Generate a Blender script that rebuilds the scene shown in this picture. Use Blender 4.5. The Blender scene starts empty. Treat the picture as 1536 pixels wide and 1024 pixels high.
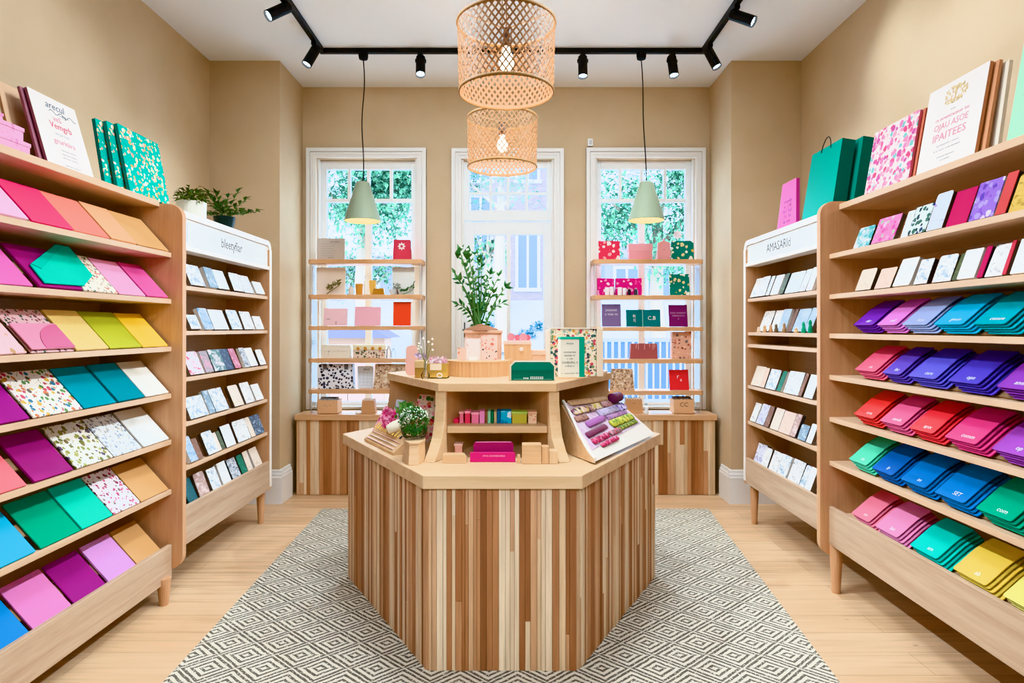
import bpy, math, random
from mathutils import Vector, Matrix
random.seed(7)
SC = bpy.context.scene
COL = SC.collection
F, HOR, CX, EYE = 940.0, 492.0, 768.0, 1.35   # focal in pixels, horizon row, centre column, eye height

def at(px, py, d):
    return Vector(((px - CX) * d / F, d, EYE - (py - HOR) * d / F))
def X(px, d): return (px - CX) * d / F
def Z(py, d): return EYE - (py - HOR) * d / F

# ------------------------------------------------------------------ materials
def lin(c):
    return c / 12.92 if c <= 0.04045 else ((c + 0.055) / 1.055) ** 2.4
def hx(h, a=1.0):
    h = h.lstrip('#')
    return tuple(lin(int(h[i:i + 2], 16) / 255) for i in (0, 2, 4)) + (a,)

MATS = {}
class NT:
    def __init__(s, name):
        s.m = bpy.data.materials.new(name); s.m.use_nodes = True
        s.t = s.m.node_tree; s.b = s.t.nodes['Principled BSDF']
    def n(s, kind, **kw):
        nd = s.t.nodes.new('ShaderNode' + kind)
        for k, v in kw.items():
            if k.startswith('i_'):
                key = k[2:]
                key = int(key) if key.isdigit() else key
                nd.inputs[key].default_value = v
            else: setattr(nd, k, v)
        return nd
    def l(s, a, b): s.t.links.new(a, b)
    def math(s, op, a, b=None, c=None):
        nd = s.n('Math', operation=op)
        for i, v in enumerate((a, b, c)):
            if v is None: continue
            if isinstance(v, (int, float)): nd.inputs[i].default_value = v
            else: s.l(v, nd.inputs[i])
        return nd.outputs[0]
    def coords(s, scale=(1, 1, 1), rot=(0, 0, 0)):
        tc = s.n('TexCoord'); mp = s.n('Mapping')
        mp.inputs['Scale'].default_value = scale; mp.inputs['Rotation'].default_value = rot
        s.l(tc.outputs['Object'], mp.inputs['Vector'])
        return mp.outputs['Vector']
    def ramp(s, fac, stops, interp='LINEAR'):
        r = s.n('ValToRGB'); r.color_ramp.interpolation = interp
        e = r.color_ramp.elements
        while len(e) < len(stops): e.new(0.5)
        for k, (p, c) in enumerate(stops):
            e[k].position = p; e[k].color = c
        s.l(fac, r.inputs['Fac']); return r.outputs['Color']
    def mix(s, fac, a, b):
        nd = s.n('MixRGB')
        for i, v in ((0, fac), (1, a), (2, b)):
            if isinstance(v, (int, float, tuple)): nd.inputs[i].default_value = v
            else: s.l(v, nd.inputs[i])
        return nd.outputs[0]

def paint(h, rough=0.6, name=None, metal=0.0, spec=0.3):
    key = ('p', h, rough, metal)
    if key in MATS: return MATS[key]
    t = NT(name or 'paint_' + h.strip('#'))
    t.b.inputs['Base Color'].default_value = hx(h)
    t.b.inputs['Roughness'].default_value = rough
    t.b.inputs['Metallic'].default_value = metal
    t.b.inputs['Specular IOR Level'].default_value = spec
    MATS[key] = t.m; return t.m

def wood(name, c1, c2, axis='z', rough=0.5, fine=1.0):
    key = ('w', name)
    if key in MATS: return MATS[key]
    t = NT(name)
    lo, hi = 0.9, 16 * fine
    sc = {'x': (lo, hi, hi), 'y': (hi, lo, hi), 'z': (hi, hi, lo)}[axis]
    v = t.coords(sc)
    n1 = t.n('TexNoise', i_Scale=1.6, i_Detail=6.0, i_Roughness=0.6, i_Distortion=0.5); t.l(v, n1.inputs['Vector'])
    n2 = t.n('TexNoise', i_Scale=7.0, i_Detail=3.0, i_Roughness=0.7); t.l(v, n2.inputs['Vector'])
    f = t.math('ADD', t.math('MULTIPLY', n1.outputs['Fac'], 0.72), t.math('MULTIPLY', n2.outputs['Fac'], 0.28))
    col = t.ramp(f, [(0.3, hx(c2)), (0.68, hx(c1))])
    t.l(col, t.b.inputs['Base Color'])
    t.b.inputs['Roughness'].default_value = rough
    t.b.inputs['Specular IOR Level'].default_value = 0.3
    bp = t.n('Bump', i_Strength=0.06, i_Distance=0.01); t.l(f, bp.inputs['Height']); t.l(bp.outputs[0], t.b.inputs['Normal'])
    MATS[key] = t.m; return t.m

def floral(name, base, cols, scale=55, size=0.38, leaf=None):
    """a plain paper scattered with printed dots and petals"""
    if name in MATS: return MATS[name]
    t = NT(name); v = t.coords()
    nz = t.n('TexNoise', i_Scale=scale * 1.3, i_Detail=1.0); t.l(v, nz.inputs['Vector'])
    w = t.n('VectorMath', operation='MULTIPLY_ADD'); t.l(nz.outputs['Color'], w.inputs[0])
    w.inputs[1].default_value = (0.55 / scale,) * 3; t.l(v, w.inputs[2])
    vo = t.n('TexVoronoi', i_Scale=float(scale)); t.l(w.outputs[0], vo.inputs['Vector'])
    sep = t.n('SeparateColor'); t.l(vo.outputs['Color'], sep.inputs[0])
    n = len(cols)
    pick = t.ramp(sep.outputs[0], [(k / n, hx(c)) for k, c in enumerate(cols)], 'CONSTANT')
    mask = t.math('LESS_THAN', vo.outputs['Distance'], t.math('ADD', t.math('MULTIPLY', sep.outputs[1], 0.25), size - 0.12))
    out = t.mix(mask, hx(base), pick)
    if leaf:
        v2 = t.n('TexVoronoi', i_Scale=float(scale * 1.9)); t.l(w.outputs[0], v2.inputs['Vector'])
        m2 = t.math('LESS_THAN', v2.outputs['Distance'], 0.22)
        m2 = t.math('MULTIPLY', m2, t.math('SUBTRACT', 1.0, mask))
        out = t.mix(m2, out, hx(leaf))
    t.l(out, t.b.inputs['Base Color']); t.b.inputs['Roughness'].default_value = 0.55
    t.b.inputs['Specular IOR Level'].default_value = 0.25
    MATS[name] = t.m; return t.m

def printed(name, base, ink, scale=30, amount=0.5, soft=0.06):
    """pale card with faint printed artwork"""
    if name in MATS: return MATS[name]
    t = NT(name); v = t.coords((1, 1.6, 1))
    nz = t.n('TexNoise', i_Scale=float(scale), i_Detail=5.0, i_Roughness=0.65, i_Distortion=1.2); t.l(v, nz.inputs['Vector'])
    f = t.ramp(nz.outputs['Fac'], [(amount - soft, (0, 0, 0, 1)), (amount + soft, (1, 1, 1, 1))])
    out = t.mix(f, hx(base), hx(ink))
    t.l(out, t.b.inputs['Base Color']); t.b.inputs['Roughness'].default_value = 0.5
    t.b.inputs['Specular IOR Level'].default_value = 0.25
    MATS[name] = t.m; return t.m

def speckle(name, base, c2, scale=400, rough=0.5):
    if name in MATS: return MATS[name]
    t = NT(name); v = t.coords()
    nz = t.n('TexNoise', i_Scale=float(scale), i_Detail=2.0); t.l(v, nz.inputs['Vector'])
    t.l(t.ramp(nz.outputs['Fac'], [(0.4, hx(base)), (0.6, hx(c2))]), t.b.inputs['Base Color'])
    t.b.inputs['Roughness'].default_value = rough
    MATS[name] = t.m; return t.m

def clear_glass(name='clear_glass', tint=(0.97, 0.99, 0.99, 1), gloss=0.05):
    if name in MATS: return MATS[name]
    t = NT(name)
    tr = t.n('BsdfTransparent'); tr.inputs[0].default_value = tint
    gl = t.n('BsdfGlossy'); gl.inputs['Roughness'].default_value = 0.02
    fr = t.n('Fresnel'); fr.inputs[0].default_value = 1.35
    mx = t.n('MixShader')
    t.l(t.math('MULTIPLY', fr.outputs[0], gloss * 12), mx.inputs[0])
    t.l(tr.outputs[0], mx.inputs[1]); t.l(gl.outputs[0], mx.inputs[2])
    t.l(mx.outputs[0], t.t.nodes['Material Output'].inputs['Surface'])
    MATS[name] = t.m; return t.m

def glow(name, color, strength):
    if name in MATS: return MATS[name]
    t = NT(name)
    t.b.inputs['Base Color'].default_value = color
    t.b.inputs['Emission Color'].default_value = color
    t.b.inputs['Emission Strength'].default_value = strength
    MATS[name] = t.m; return t.m

# ------------------------------------------------------------------ mesh builder
class MB:
    def __init__(s): s.v = []; s.f = []; s.m = []
    def quad(s, pts, m=0):
        b = len(s.v); s.v += [tuple(p) for p in pts]; s.f.append(tuple(range(b, b + len(pts)))); s.m.append(m); return s
    def box(s, x0, x1, y0, y1, z0, z1, m=0, mf=None, M=None):
        """mf: material of the +z face"""
        P = [Vector((x, y, z)) for z in (z0, z1) for y in (y0, y1) for x in (x0, x1)]
        if M is not None: P = [M @ p for p in P]
        b = len(s.v); s.v += [tuple(p) for p in P]
        for k, q in enumerate(((0, 2, 3, 1), (4, 5, 7, 6), (0, 1, 5, 4), (2, 6, 7, 3), (0, 4, 6, 2), (1, 3, 7, 5))):
            s.f.append(tuple(b + i for i in q)); s.m.append(mf if (k == 1 and mf is not None) else m)
        return s
    def prism(s, pts, a0, a1, plane='xy', m=0, me=None, M=None):
        mk = {'xy': lambda p, a: (p[0], p[1], a), 'xz': lambda p, a: (p[0], a, p[1]), 'yz': lambda p, a: (a, p[0], p[1])}[plane]
        b = len(s.v); n = len(pts)
        P = [Vector(mk(p, a)) for a in (a0, a1) for p in pts]
        if M is not None: P = [M @ p for p in P]
        s.v += [tuple(p) for p in P]
        s.f.append(tuple(b + i for i in range(n))[::-1]); s.m.append(m)
        s.f.append(tuple(b + n + i for i in range(n))); s.m.append(m)
        for i in range(n):
            j = (i + 1) % n
            s.f.append((b + i, b + j, b + n + j, b + n + i)); s.m.append(m if me is None else me)
        return s
    def frustum(s, lo, hi, z0, z1, m=0):
        b = len(s.v); n = len(lo)
        s.v += [(p[0], p[1], z0) for p in lo] + [(p[0], p[1], z1) for p in hi]
        s.f.append(tuple(b + i for i in range(n))[::-1]); s.m.append(m)
        s.f.append(tuple(b + n + i for i in range(n))); s.m.append(m)
        for i in range(n):
            j = (i + 1) % n
            s.f.append((b + i, b + j, b + n + j, b + n + i)); s.m.append(m)
        return s
    def lathe(s, prof, c=(0, 0, 0), seg=24, m=0, M=None, cap=True):
        b = len(s.v)
        for r, z in prof:
            for k in range(seg):
                a = 2 * math.pi * k / seg
                p = Vector((r * math.cos(a), r * math.sin(a), z))
                if M is not None: p = M @ p
                s.v.append((p[0] + c[0], p[1] + c[1], p[2] + c[2]))
        for i in range(len(prof) - 1):
            for k in range(seg):
                j = (k + 1) % seg
                s.f.append((b + i * seg + k, b + i * seg + j, b + (i + 1) * seg + j, b + (i + 1) * seg + k)); s.m.append(m)
        if cap:
            if prof[0][0] > 1e-5: s.f.append(tuple(b + k for k in range(seg))[::-1]); s.m.append(m)
            q = b + (len(prof) - 1) * seg
            if prof[-1][0] > 1e-5: s.f.append(tuple(q + k for k in range(seg))); s.m.append(m)
        return s
    def tube(s, path, r, seg=8, m=0):
        path = [Vector(p) for p in path]; n = len(path); b = len(s.v)
        up = Vector((0, 0, 1)); prev = None
        for i, p in enumerate(path):
            d = (path[min(i + 1, n - 1)] - path[max(i - 1, 0)]).normalized()
            ref = prev if prev is not None else (up if abs(d.z) < 0.9 else Vector((1, 0, 0)))
            a = (ref - d * ref.dot(d)).normalized(); prev = a; c = d.cross(a)
            rr = r[i] if isinstance(r, (list, tuple)) else r
            for k in range(seg):
                t = 2 * math.pi * k / seg
                s.v.append(tuple(p + a * (rr * math.cos(t)) + c * (rr * math.sin(t))))
        for i in range(n - 1):
            for k in range(seg):
                j = (k + 1) % seg
                s.f.append((b + i * seg + k, b + i * seg + j, b + (i + 1) * seg + j, b + (i + 1) * seg + k)); s.m.append(m)
        s.f.append(tuple(b + k for k in range(seg))[::-1]); s.m.append(m)
        q = b + (n - 1) * seg
        s.f.append(tuple(q + k for k in range(seg))); s.m.append(m)
        return s
    def leaf(s, base, d, length, width, m=0, up=Vector((0, 0, 1)), droop=0.25):
        d = Vector(d).normalized(); base = Vector(base)
        side = d.cross(up)
        if side.length < 1e-3: side = Vector((1, 0, 0))
        side.normalize(); nrm = side.cross(d).normalized()
        mid = base + d * length * 0.45 + nrm * length * 0.06
        tip = base + d * length - nrm * length * droop
        b = len(s.v)
        s.v += [tuple(base), tuple(mid + side * width / 2 + nrm * width * 0.15), tuple(tip), tuple(mid - side * width / 2 + nrm * width * 0.15), tuple(mid)]
        for q in ((0, 1, 4), (1, 2, 4), (4, 2, 3), (0, 4, 3)):
            s.f.append(tuple(b + i for i in q)); s.m.append(m)
        return s

WORLD = {}
def wm(o): return WORLD.get(o.name, Matrix.Identity(4))

def build(name, mb, mats, parent=None, M=None, smooth=False, bevel=0.0, kind=None, seg=2):
    """mesh points are world points, or points in the frame M when M is given"""
    if not isinstance(mats, (list, tuple)): mats = [mats]
    me = bpy.data.meshes.new(name)
    vs = [Vector(p) for p in mb.v]
    if parent is not None:
        inv = wm(parent).inverted()
        W = inv @ M if M is not None else inv
        if M is not None: L = W
        else:
            L = Matrix.Identity(4); vs = [W @ p for p in vs]
    elif M is not None:
        L = M
    else:
        lo = [min(p[i] for p in vs) for i in range(3)]; hi = [max(p[i] for p in vs) for i in range(3)]
        c = Vector(((lo[0] + hi[0]) / 2, (lo[1] + hi[1]) / 2, lo[2]))
        L = Matrix.Translation(c); vs = [p - c for p in vs]
    me.from_pydata([tuple(p) for p in vs], [], mb.f)
    for m in mats: me.materials.append(m)
    me.polygons.foreach_set('material_index', mb.m)
    if smooth: me.polygons.foreach_set('use_smooth', [True] * len(me.polygons))
    me.update()
    o = bpy.data.objects.new(name, me); COL.objects.link(o)
    if parent is not None: o.parent = parent
    o.matrix_local = L
    WORLD[o.name] = (wm(parent) @ L) if parent is not None else L
    if bevel:
        b = o.modifiers.new('bevel', 'BEVEL'); b.width = bevel; b.segments = seg; b.limit_method = 'ANGLE'; b.angle_limit = 0.6
    if kind: o['kind'] = kind
    return o

def tag(o, label, cat, group=None, kind=None):
    o['label'] = label; o['category'] = cat
    if group: o['group'] = group
    if kind: o['kind'] = kind
    return o

def thing(name, label, cat, loc=(0, 0, 0), group=None, M=None):
    o = bpy.data.objects.new(name, None); COL.objects.link(o)
    o.empty_display_size = 0.1
    L = M if M is not None else Matrix.Translation(Vector(loc))
    o.matrix_local = L; WORLD[o.name] = L
    if label: tag(o, label, cat, group)
    return o

def struct(name, mb, mats, parent=None, **kw):
    o = build(name, mb, mats, parent, **kw)
    if parent is None: o['kind'] = 'structure'
    return o

WRITING = []
def text(body, size, mat, parent, M, name='lettering', align='CENTER', ext=0.0004, shear=0.0, label=None, w=None):
    """writing printed on a face: frame M in world space, x along the line of writing"""
    c = bpy.data.curves.new(name, 'FONT'); c.body = body; c.size = size; c.align_x = align; c.align_y = 'CENTER'
    c.extrude = ext; c.shear = shear; c.resolution_u = 2
    c.materials.append(mat)
    o = bpy.data.objects.new('writing_curve', c); COL.objects.link(o)
    L = wm(parent).inverted() @ M
    if w: L = L @ Matrix.Diagonal((w, 1, 1, 1))
    WRITING.append((o, name, parent, L, label))
def finish_writing():
    """turn every line of writing into a plain mesh part"""
    bpy.context.view_layer.update()
    dg = bpy.context.evaluated_depsgraph_get()
    for o, name, parent, L, label in WRITING:
        me = bpy.data.meshes.new_from_object(o.evaluated_get(dg)); me.name = name
        q = bpy.data.objects.new(name, me); COL.objects.link(q); q.parent = parent; q.matrix_local = L
        if label: q['label'] = label
    for o, *_ in WRITING:
        c = o.data; bpy.data.objects.remove(o); bpy.data.curves.remove(c)
WRITING = []

def dup(root):
    """a copy of a thing with copies of its parts and sub-parts"""
    r = root.copy(); COL.objects.link(r)
    for ch in list(root.children):
        c = ch.copy(); COL.objects.link(c); c.parent = r
        for g in ch.children:
            d = g.copy(); COL.objects.link(d); d.parent = c
    return r

def frame(origin, xa, ya, za):
    M = Matrix.Identity(4)
    for i in range(3):
        M[i][0] = xa[i]; M[i][1] = ya[i]; M[i][2] = za[i]; M[i][3] = origin[i]
    return M
def lean_frame(side, origin, ang):
    """a card leaning back on a shelf: side -1 the rack by the plants (faces +x), 1 the rack opposite (faces -x), 0 faces the camera"""
    c, s = math.cos(math.radians(ang)), math.sin(math.radians(ang))
    if side == 0: return frame(origin, (1, 0, 0), (0, c, s), (0, -s, c))
    if side < 0: return frame(origin, (0, 1, 0), (-c, 0, s), (s, 0, c))
    return frame(origin, (0, -1, 0), (c, 0, s), (-s, 0, c))
def yaw_frame(origin, deg): return Matrix.Translation(Vector(origin)) @ Matrix.Rotation(math.radians(deg), 4, 'Z')

def rounded(x0, x1, y0, y1, r, n=4, corners=(1, 1, 1, 1)):
    """rectangle with rounded corners, order: lower-left, lower-right, upper-right, upper-left"""
    out = []
    for (cx, cy, a0, on) in ((x0 + r, y0 + r, 180, corners[0]), (x1 - r, y0 + r, 270, corners[1]), (x1 - r, y1 - r, 0, corners[2]), (x0 + r, y1 - r, 90, corners[3])):
        if on:
            for k in range(n + 1):
                a = math.radians(a0 + 90 * k / n); out.append((cx + r * math.cos(a), cy + r * math.sin(a)))
        else:
            a = math.radians(a0 + 45); out.append((cx + r * (1 if math.cos(a) > 0 else -1), cy + r * (1 if math.sin(a) > 0 else -1)))
    return out
ORD = ['first', 'second', 'third', 'fourth', 'fifth', 'sixth', 'seventh', 'eighth', 'ninth', 'tenth', 'eleventh', 'twelfth']
# ================================================================== the room
XL, XR, PL, PR = -2.33, 2.23, -1.79, 1.69     # side walls, inner faces of the piers
YB, YP, YF, CEIL = 5.36, 4.83, -1.3, 3.41     # back wall, pier faces, wall behind the camera, ceiling
WT = 0.2

def wall_mat():
    t = NT('beige_wall_paint'); v = t.coords()
    n = t.n('TexNoise', i_Scale=3.0, i_Detail=3.0); t.l(v, n.inputs['Vector'])
    t.l(t.ramp(n.outputs['Fac'], [(0.3, hx('#C8B08C')), (0.7, hx('#CFB896'))]), t.b.inputs['Base Color'])
    t.b.inputs['Roughness'].default_value = 0.8; t.b.inputs['Specular IOR Level'].default_value = 0.15
    n2 = t.n('TexNoise', i_Scale=220.0); t.l(v, n2.inputs['Vector'])
    b = t.n('Bump', i_Strength=0.05, i_Distance=0.004); t.l(n2.outputs['Fac'], b.inputs['Height']); t.l(b.outputs[0], t.b.inputs['Normal'])
    return t.m
WALL = wall_mat()
CEILM = paint('#F1EFEC', 0.85, 'ceiling_white', spec=0.1)
TRIM = paint('#EBE6DE', 0.45, 'trim_white')
SASH = paint('#F1EFEB', 0.45, 'sash_white')

def floor_mat():
    t = NT('oak_floor'); v = t.coords()
    br = t.n('TexBrick', offset=0.37, i_Scale=1.0)
    br.inputs['Color1'].default_value = hx('#E4C298'); br.inputs['Color2'].default_value = hx('#D6B186')
    br.inputs['Mortar'].default_value = hx('#A98558')
    br.inputs['Mortar Size'].default_value = 0.0012; br.inputs['Brick Width'].default_value = 1.7; br.inputs['Row Height'].default_value = 0.17
    br.inputs['Bias'].default_value = 0.0
    t.l(v, br.inputs['Vector'])
    v2 = t.coords((1.2, 22, 1))
    n = t.n('TexNoise', i_Scale=1.5, i_Detail=6.0, i_Roughness=0.6, i_Distortion=0.4); t.l(v2, n.inputs['Vector'])
    g = t.ramp(n.outputs['Fac'], [(0.3, (0.72, 0.68, 0.62, 1)), (0.65, (1.04, 1.03, 1.02, 1))])
    mx = t.n('MixRGB', blend_type='MULTIPLY'); mx.inputs[0].default_value = 1.0
    t.l(br.outputs['Color'], mx.inputs[1]); t.l(g, mx.inputs[2])
    v3 = t.coords((3.0, 6.0, 1)); vo = t.n('TexVoronoi', i_Scale=0.9); t.l(v3, vo.inputs['Vector'])
    kn = t.ramp(vo.outputs['Distance'], [(0.0, (1, 1, 1, 1)), (0.045, (0, 0, 0, 1))])
    out = t.mix(kn, mx.outputs[0], hx('#8E6A45'))
    t.l(out, t.b.inputs['Base Color']); t.b.inputs['Roughness'].default_value = 0.38
    return t.m
struct('floor', MB().box(XL - WT, XR + WT, YF - WT, YB, -0.1, 0.0), floor_mat())
struct('ceiling', MB().box(XL - WT, XR + WT, YF - WT, YB + WT, CEIL, CEIL + 0.2), CEILM)
struct('wall_left', MB().box(XL - WT, XL, YF, YB + WT, 0, CEIL), WALL)
struct('wall_right', MB().box(XR, XR + WT, YF, YB + WT, 0, CEIL), WALL)
struct('wall_rear', MB().box(XL - WT, XR + WT, YF - WT, YF, 0, CEIL), WALL)
struct('wall_left_pier', MB().box(XL, PL, YP, YB, 0, CEIL), WALL)
struct('wall_right_pier', MB().box(PR, XR, YP, YB, 0, CEIL), WALL)
# openings in the back wall: window, door, window
O1 = (-1.671, -0.812, 0.66, 2.804); OD = (-0.433, 0.359, 0.0, 2.798); O2 = (0.713, 1.568, 0.66, 2.804)
wb = MB()
y0, y1 = YB, YB + WT
wb.box(PL, O1[0], y0, y1, 0, CEIL); wb.box(O1[1], OD[0], y0, y1, 0, CEIL)
wb.box(OD[1], O2[0], y0, y1, 0, CEIL); wb.box(O2[1], PR, y0, y1, 0, CEIL)
for o in (O1, O2): wb.box(o[0], o[1], y0, y1, 0, o[2]); wb.box(o[0], o[1], y0, y1, o[3], CEIL)
wb.box(OD[0], OD[1], y0, y1, OD[3], CEIL)
struct('wall_back', wb, WALL)

def bb_profile():  # depth out of wall, height
    return [(0, 0), (0.022, 0), (0.022, 0.2), (0.017, 0.212), (0.017, 0.222), (0.01, 0.236), (0.007, 0.255), (0, 0.26)]
b = MB(); b.prism([(YP - d, z) for d, z in bb_profile()], XL, PL + 0.022, 'yz')
b.prism([(PL + d, z) for d, z in bb_profile()], YP - 0.0004, 5.05, 'xz')
struct('baseboard_left', b, TRIM)
b = MB(); b.prism([(YP - d, z) for d, z in bb_profile()], PR - 0.022, XR, 'yz')
b.prism([(PR - d, z) for d, z in bb_profile()], YP - 0.0004, 5.05, 'xz')
struct('baseboard_right', b, TRIM)
b = MB(); b.box(O1[1] + 0.09, OD[0] - 0.1, YB - 0.02, YB, 0, 0.2); struct('baseboard_back', b, TRIM)

def casing(x0, x1, z0, z1, w):
    """stepped casing around an opening (outer edge w outside it)"""
    m = MB()
    for a, bb, t in ((0.0, w, 0.018), (w * 0.62, w, 0.034), (w * 0.30, w * 0.55, 0.026)):
        m.box(x0 - bb, x0 - a, YB - t, YB, z0, z1 + bb); m.box(x1 + a, x1 + bb, YB - t, YB, z0, z1 + bb)
        m.box(x0 - a, x1 + a, YB - t, YB, z1 + a, z1 + bb)
    for k in range(3):      # inner reveal steps
        e = 0.014
        m.box(x0, x0 + e * (3 - k) * 0.45, YB + 0.02 + 0.025 * k, YB + 0.045 + 0.025 * k, z0, z1)
        m.box(x1 - e * (3 - k) * 0.45, x1, YB + 0.02 + 0.025 * k, YB + 0.045 + 0.025 * k, z0, z1)
    return m
GLASS = clear_glass()

def window(name, o, vx, hz, stile=(0.062, 0.062, 0.075), meet=None):
    """sash window with a grid of panes over two tall lights"""
    x0, x1, z0, z1 = o; yy0, yy1 = YB + 0.085, YB + 0.125
    root = struct(name, casing(x0, x1, z0, z1, 0.08), TRIM)
    m = MB(); a, bq, c = stile
    m.box(x0, x0 + a, yy0, yy1, z0, z1); m.box(x1 - bq, x1, yy0, yy1, z0, z1); m.box(x0 + a, x1 - bq, yy0, yy1, z1 - c, z1); m.box(x0 + a, x1 - bq, yy0, yy1, z0, z0 + 0.05)
    build('sash_frame', m, SASH, root, bevel=0.003)
    m = MB()
    for v in vx: m.box(v - 0.013, v + 0.013, yy0 + 0.006, yy1 - 0.006, hz, z1 - c)
    m.box(x0 + a, x1 - bq, yy0 + 0.005, yy1 - 0.005, hz - 0.016, hz + 0.016)
    build('muntin', m, SASH, root)
    build('mullion', MB().box(meet - 0.028, meet + 0.028, yy0 + 0.002, yy1 - 0.002, z0 + 0.05, hz - 0.016), SASH, root)
    build('glass_pane', MB().box(x0 + a, x1 - bq, yy0 + 0.018, yy0 + 0.022, z0 + 0.05, z1 - c), GLASS, root)
    return root
dg = YB + 0.1
window('window_1', O1, [X(524, dg), X(553, dg), X(587, dg)], Z(301, dg), meet=X(553, dg))
window('window_2', O2, [X(930, dg), X(962, dg), X(997, dg)], Z(301, dg), meet=X(962, dg))
struct('trim_1', MB().box(O1[0] - 0.05, O1[1] + 0.05, YB + 0.0, YB + 0.085, 0.655, 0.68), TRIM)
struct('trim_2', MB().box(O2[0] - 0.05, O2[1] + 0.05, YB + 0.0, YB + 0.085, 0.655, 0.68), TRIM)

# glazed door under a transom light
x0, x1, z1 = OD[0], OD[1], OD[3]
root = struct('door_1', casing(x0, x1, 0, z1, 0.082), TRIM)
ya, yb_ = YB + 0.07, YB + 0.115
gx0, gx1, gz0, gz1 = X(704, ya), X(820, ya), Z(315, ya), Z(252, ya)
tz = Z(331, ya)
m = MB(); m.box(x0, gx0, ya, yb_, tz, z1); m.box(gx1, x1, ya, yb_, tz, z1); m.box(gx0, gx1, ya, yb_, gz1, z1); m.box(gx0, gx1, ya, yb_, tz, gz0)
build('transom_frame', m, SASH, root, bevel=0.003)
m = MB()
for px in (736, 762, 790): m.box(X(px, ya) - 0.011, X(px, ya) + 0.011, ya + 0.006, yb_ - 0.006, gz0, gz1)
m.box(gx0, gx1, ya + 0.005, yb_ - 0.005, Z(290, ya) - 0.011, Z(290, ya) + 0.011)
build('transom_muntin', m, SASH, root)
build('transom_glass', MB().box(gx0, gx1, ya + 0.02, ya + 0.024, gz0, gz1), GLASS, root)
lx0, lx1, lz1, lz0 = X(711, ya), X(815, ya), Z(352, ya), 0.45
dz = tz - 0.008
m = MB(); m.box(x0 + 0.004, lx0, ya, yb_, 0.008, dz); m.box(lx1, x1 - 0.004, ya, yb_, 0.008, dz); m.box(lx0, lx1, ya, yb_, lz1, dz); m.box(lx0, lx1, ya, yb_, 0.008, lz0)
build('door_leaf', m, SASH, root, bevel=0.003)
build('door_mullion', MB().box(X(763, ya) - 0.018, X(763, ya) + 0.018, ya + 0.004, yb_ - 0.004, lz0, lz1), SASH, root)
build('door_glass', MB().box(lx0, lx1, ya + 0.02, ya + 0.024, lz0, lz1), GLASS, root)
m = MB(); hxp = X(695, ya); m.box(hxp - 0.016, hxp + 0.016, ya - 0.012, ya, 1.27, 1.4); m.tube([(hxp, ya - 0.01, 1.335), (hxp, ya - 0.05, 1.335), (hxp + 0.09, ya - 0.05, 1.335)], 0.008)
build('door_handle', m, paint('#4A4640', 0.35, 'dark_bronze', 0.8), root)

# small white contact sensor over the window by the green floral cards
t = thing('door_sensor', 'small white square sensor box fixed on the wall above the window with green floral cards', 'sensor', at(885, 220, YB - 0.02))
build('housing', MB().box(X(881, YB), X(889, YB), YB - 0.026, YB - 0.001, Z(220, YB), Z(209, YB)), paint('#F1EFEC', 0.4), t, bevel=0.003)
build('face_plate', MB().box(X(883, YB), X(887.5, YB), YB - 0.029, YB - 0.026, Z(218, YB), Z(211, YB)), paint('#C9C7C3', 0.4), t)

# ------------------------------------------------------------------ rug
def rug_mat():
    t = NT('woven_rug'); tc = t.n('TexCoord')
    nz = t.n('TexNoise', i_Scale=34.0, i_Detail=2.0); t.l(tc.outputs['Object'], nz.inputs['Vector'])
    w = t.n('VectorMath', operation='MULTIPLY_ADD'); t.l(nz.outputs['Color'], w.inputs[0]); w.inputs[1].default_value = (0.008, 0.008, 0); t.l(tc.outputs['Object'], w.inputs[2])
    sp = t.n('SeparateXYZ'); t.l(w.outputs[0], sp.inputs[0])
    x, y = sp.outputs[0], sp.outputs[1]
    S = 5.0
    p = t.math('MULTIPLY', t.math('ADD', t.math('MULTIPLY', x, 0.9), y), S)
    q = t.math('MULTIPLY', t.math('SUBTRACT', t.math('MULTIPLY', x, 0.9), y), S)
    fp, fq = t.math('FRACT', p), t.math('FRACT', q)
    ap = t.math('MULTIPLY', t.math('ABSOLUTE', t.math('SUBTRACT', fp, 0.5)), 2.0)
    aq = t.math('MULTIPLY', t.math('ABSOLUTE', t.math('SUBTRACT', fq, 0.5)), 2.0)
    mx = t.math('MAXIMUM', ap, aq)
    half = t.math('GREATER_THAN', fp, fq)
    ring = t.math('FRACT', t.math('ADD', t.math('MULTIPLY', mx, 3.0), t.math('MULTIPLY', half, 0.30)))
    dark = t.math('GREATER_THAN', ring, 0.54)
    st = t.math('FRACT', t.math('MULTIPLY', y, 95.0))
    stx = t.math('FRACT', t.math('MULTIPLY', x, 150.0))
    n2 = t.n('TexNoise', i_Scale=160.0, i_Detail=2.0); t.l(tc.outputs['Object'], n2.inputs['Vector'])
    fleck = t.math('GREATER_THAN', n2.outputs['Fac'], 0.63)
    dark = t.math('MULTIPLY', dark, t.math('SUBTRACT', 1.0, fleck))
    out = t.mix(dark, hx('#DCD1BA'), hx('#6A6154'))
    t.l(out, t.b.inputs['Base Color']); t.b.inputs['Roughness'].default_value = 0.95; t.b.inputs['Specular IOR Level'].default_value = 0.05
    h = t.math('ADD', t.math('MULTIPLY', st, 0.5), t.math('MULTIPLY', stx, 0.4))
    b = t.n('Bump', i_Strength=0.35, i_Distance=0.004); t.l(h, b.inputs['Height']); t.l(b.outputs[0], t.b.inputs['Normal'])
    return t.m
rug = build('area_rug', MB().prism([(-1.29, 1.5), (1.16, 1.5), (1.46, 4.66), (-1.41, 4.66)], 0.0, 0.009, 'xy'), rug_mat())
tag(rug, 'large cream and grey woven rug with concentric diamond pattern under the slatted island', 'rug')

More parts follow.
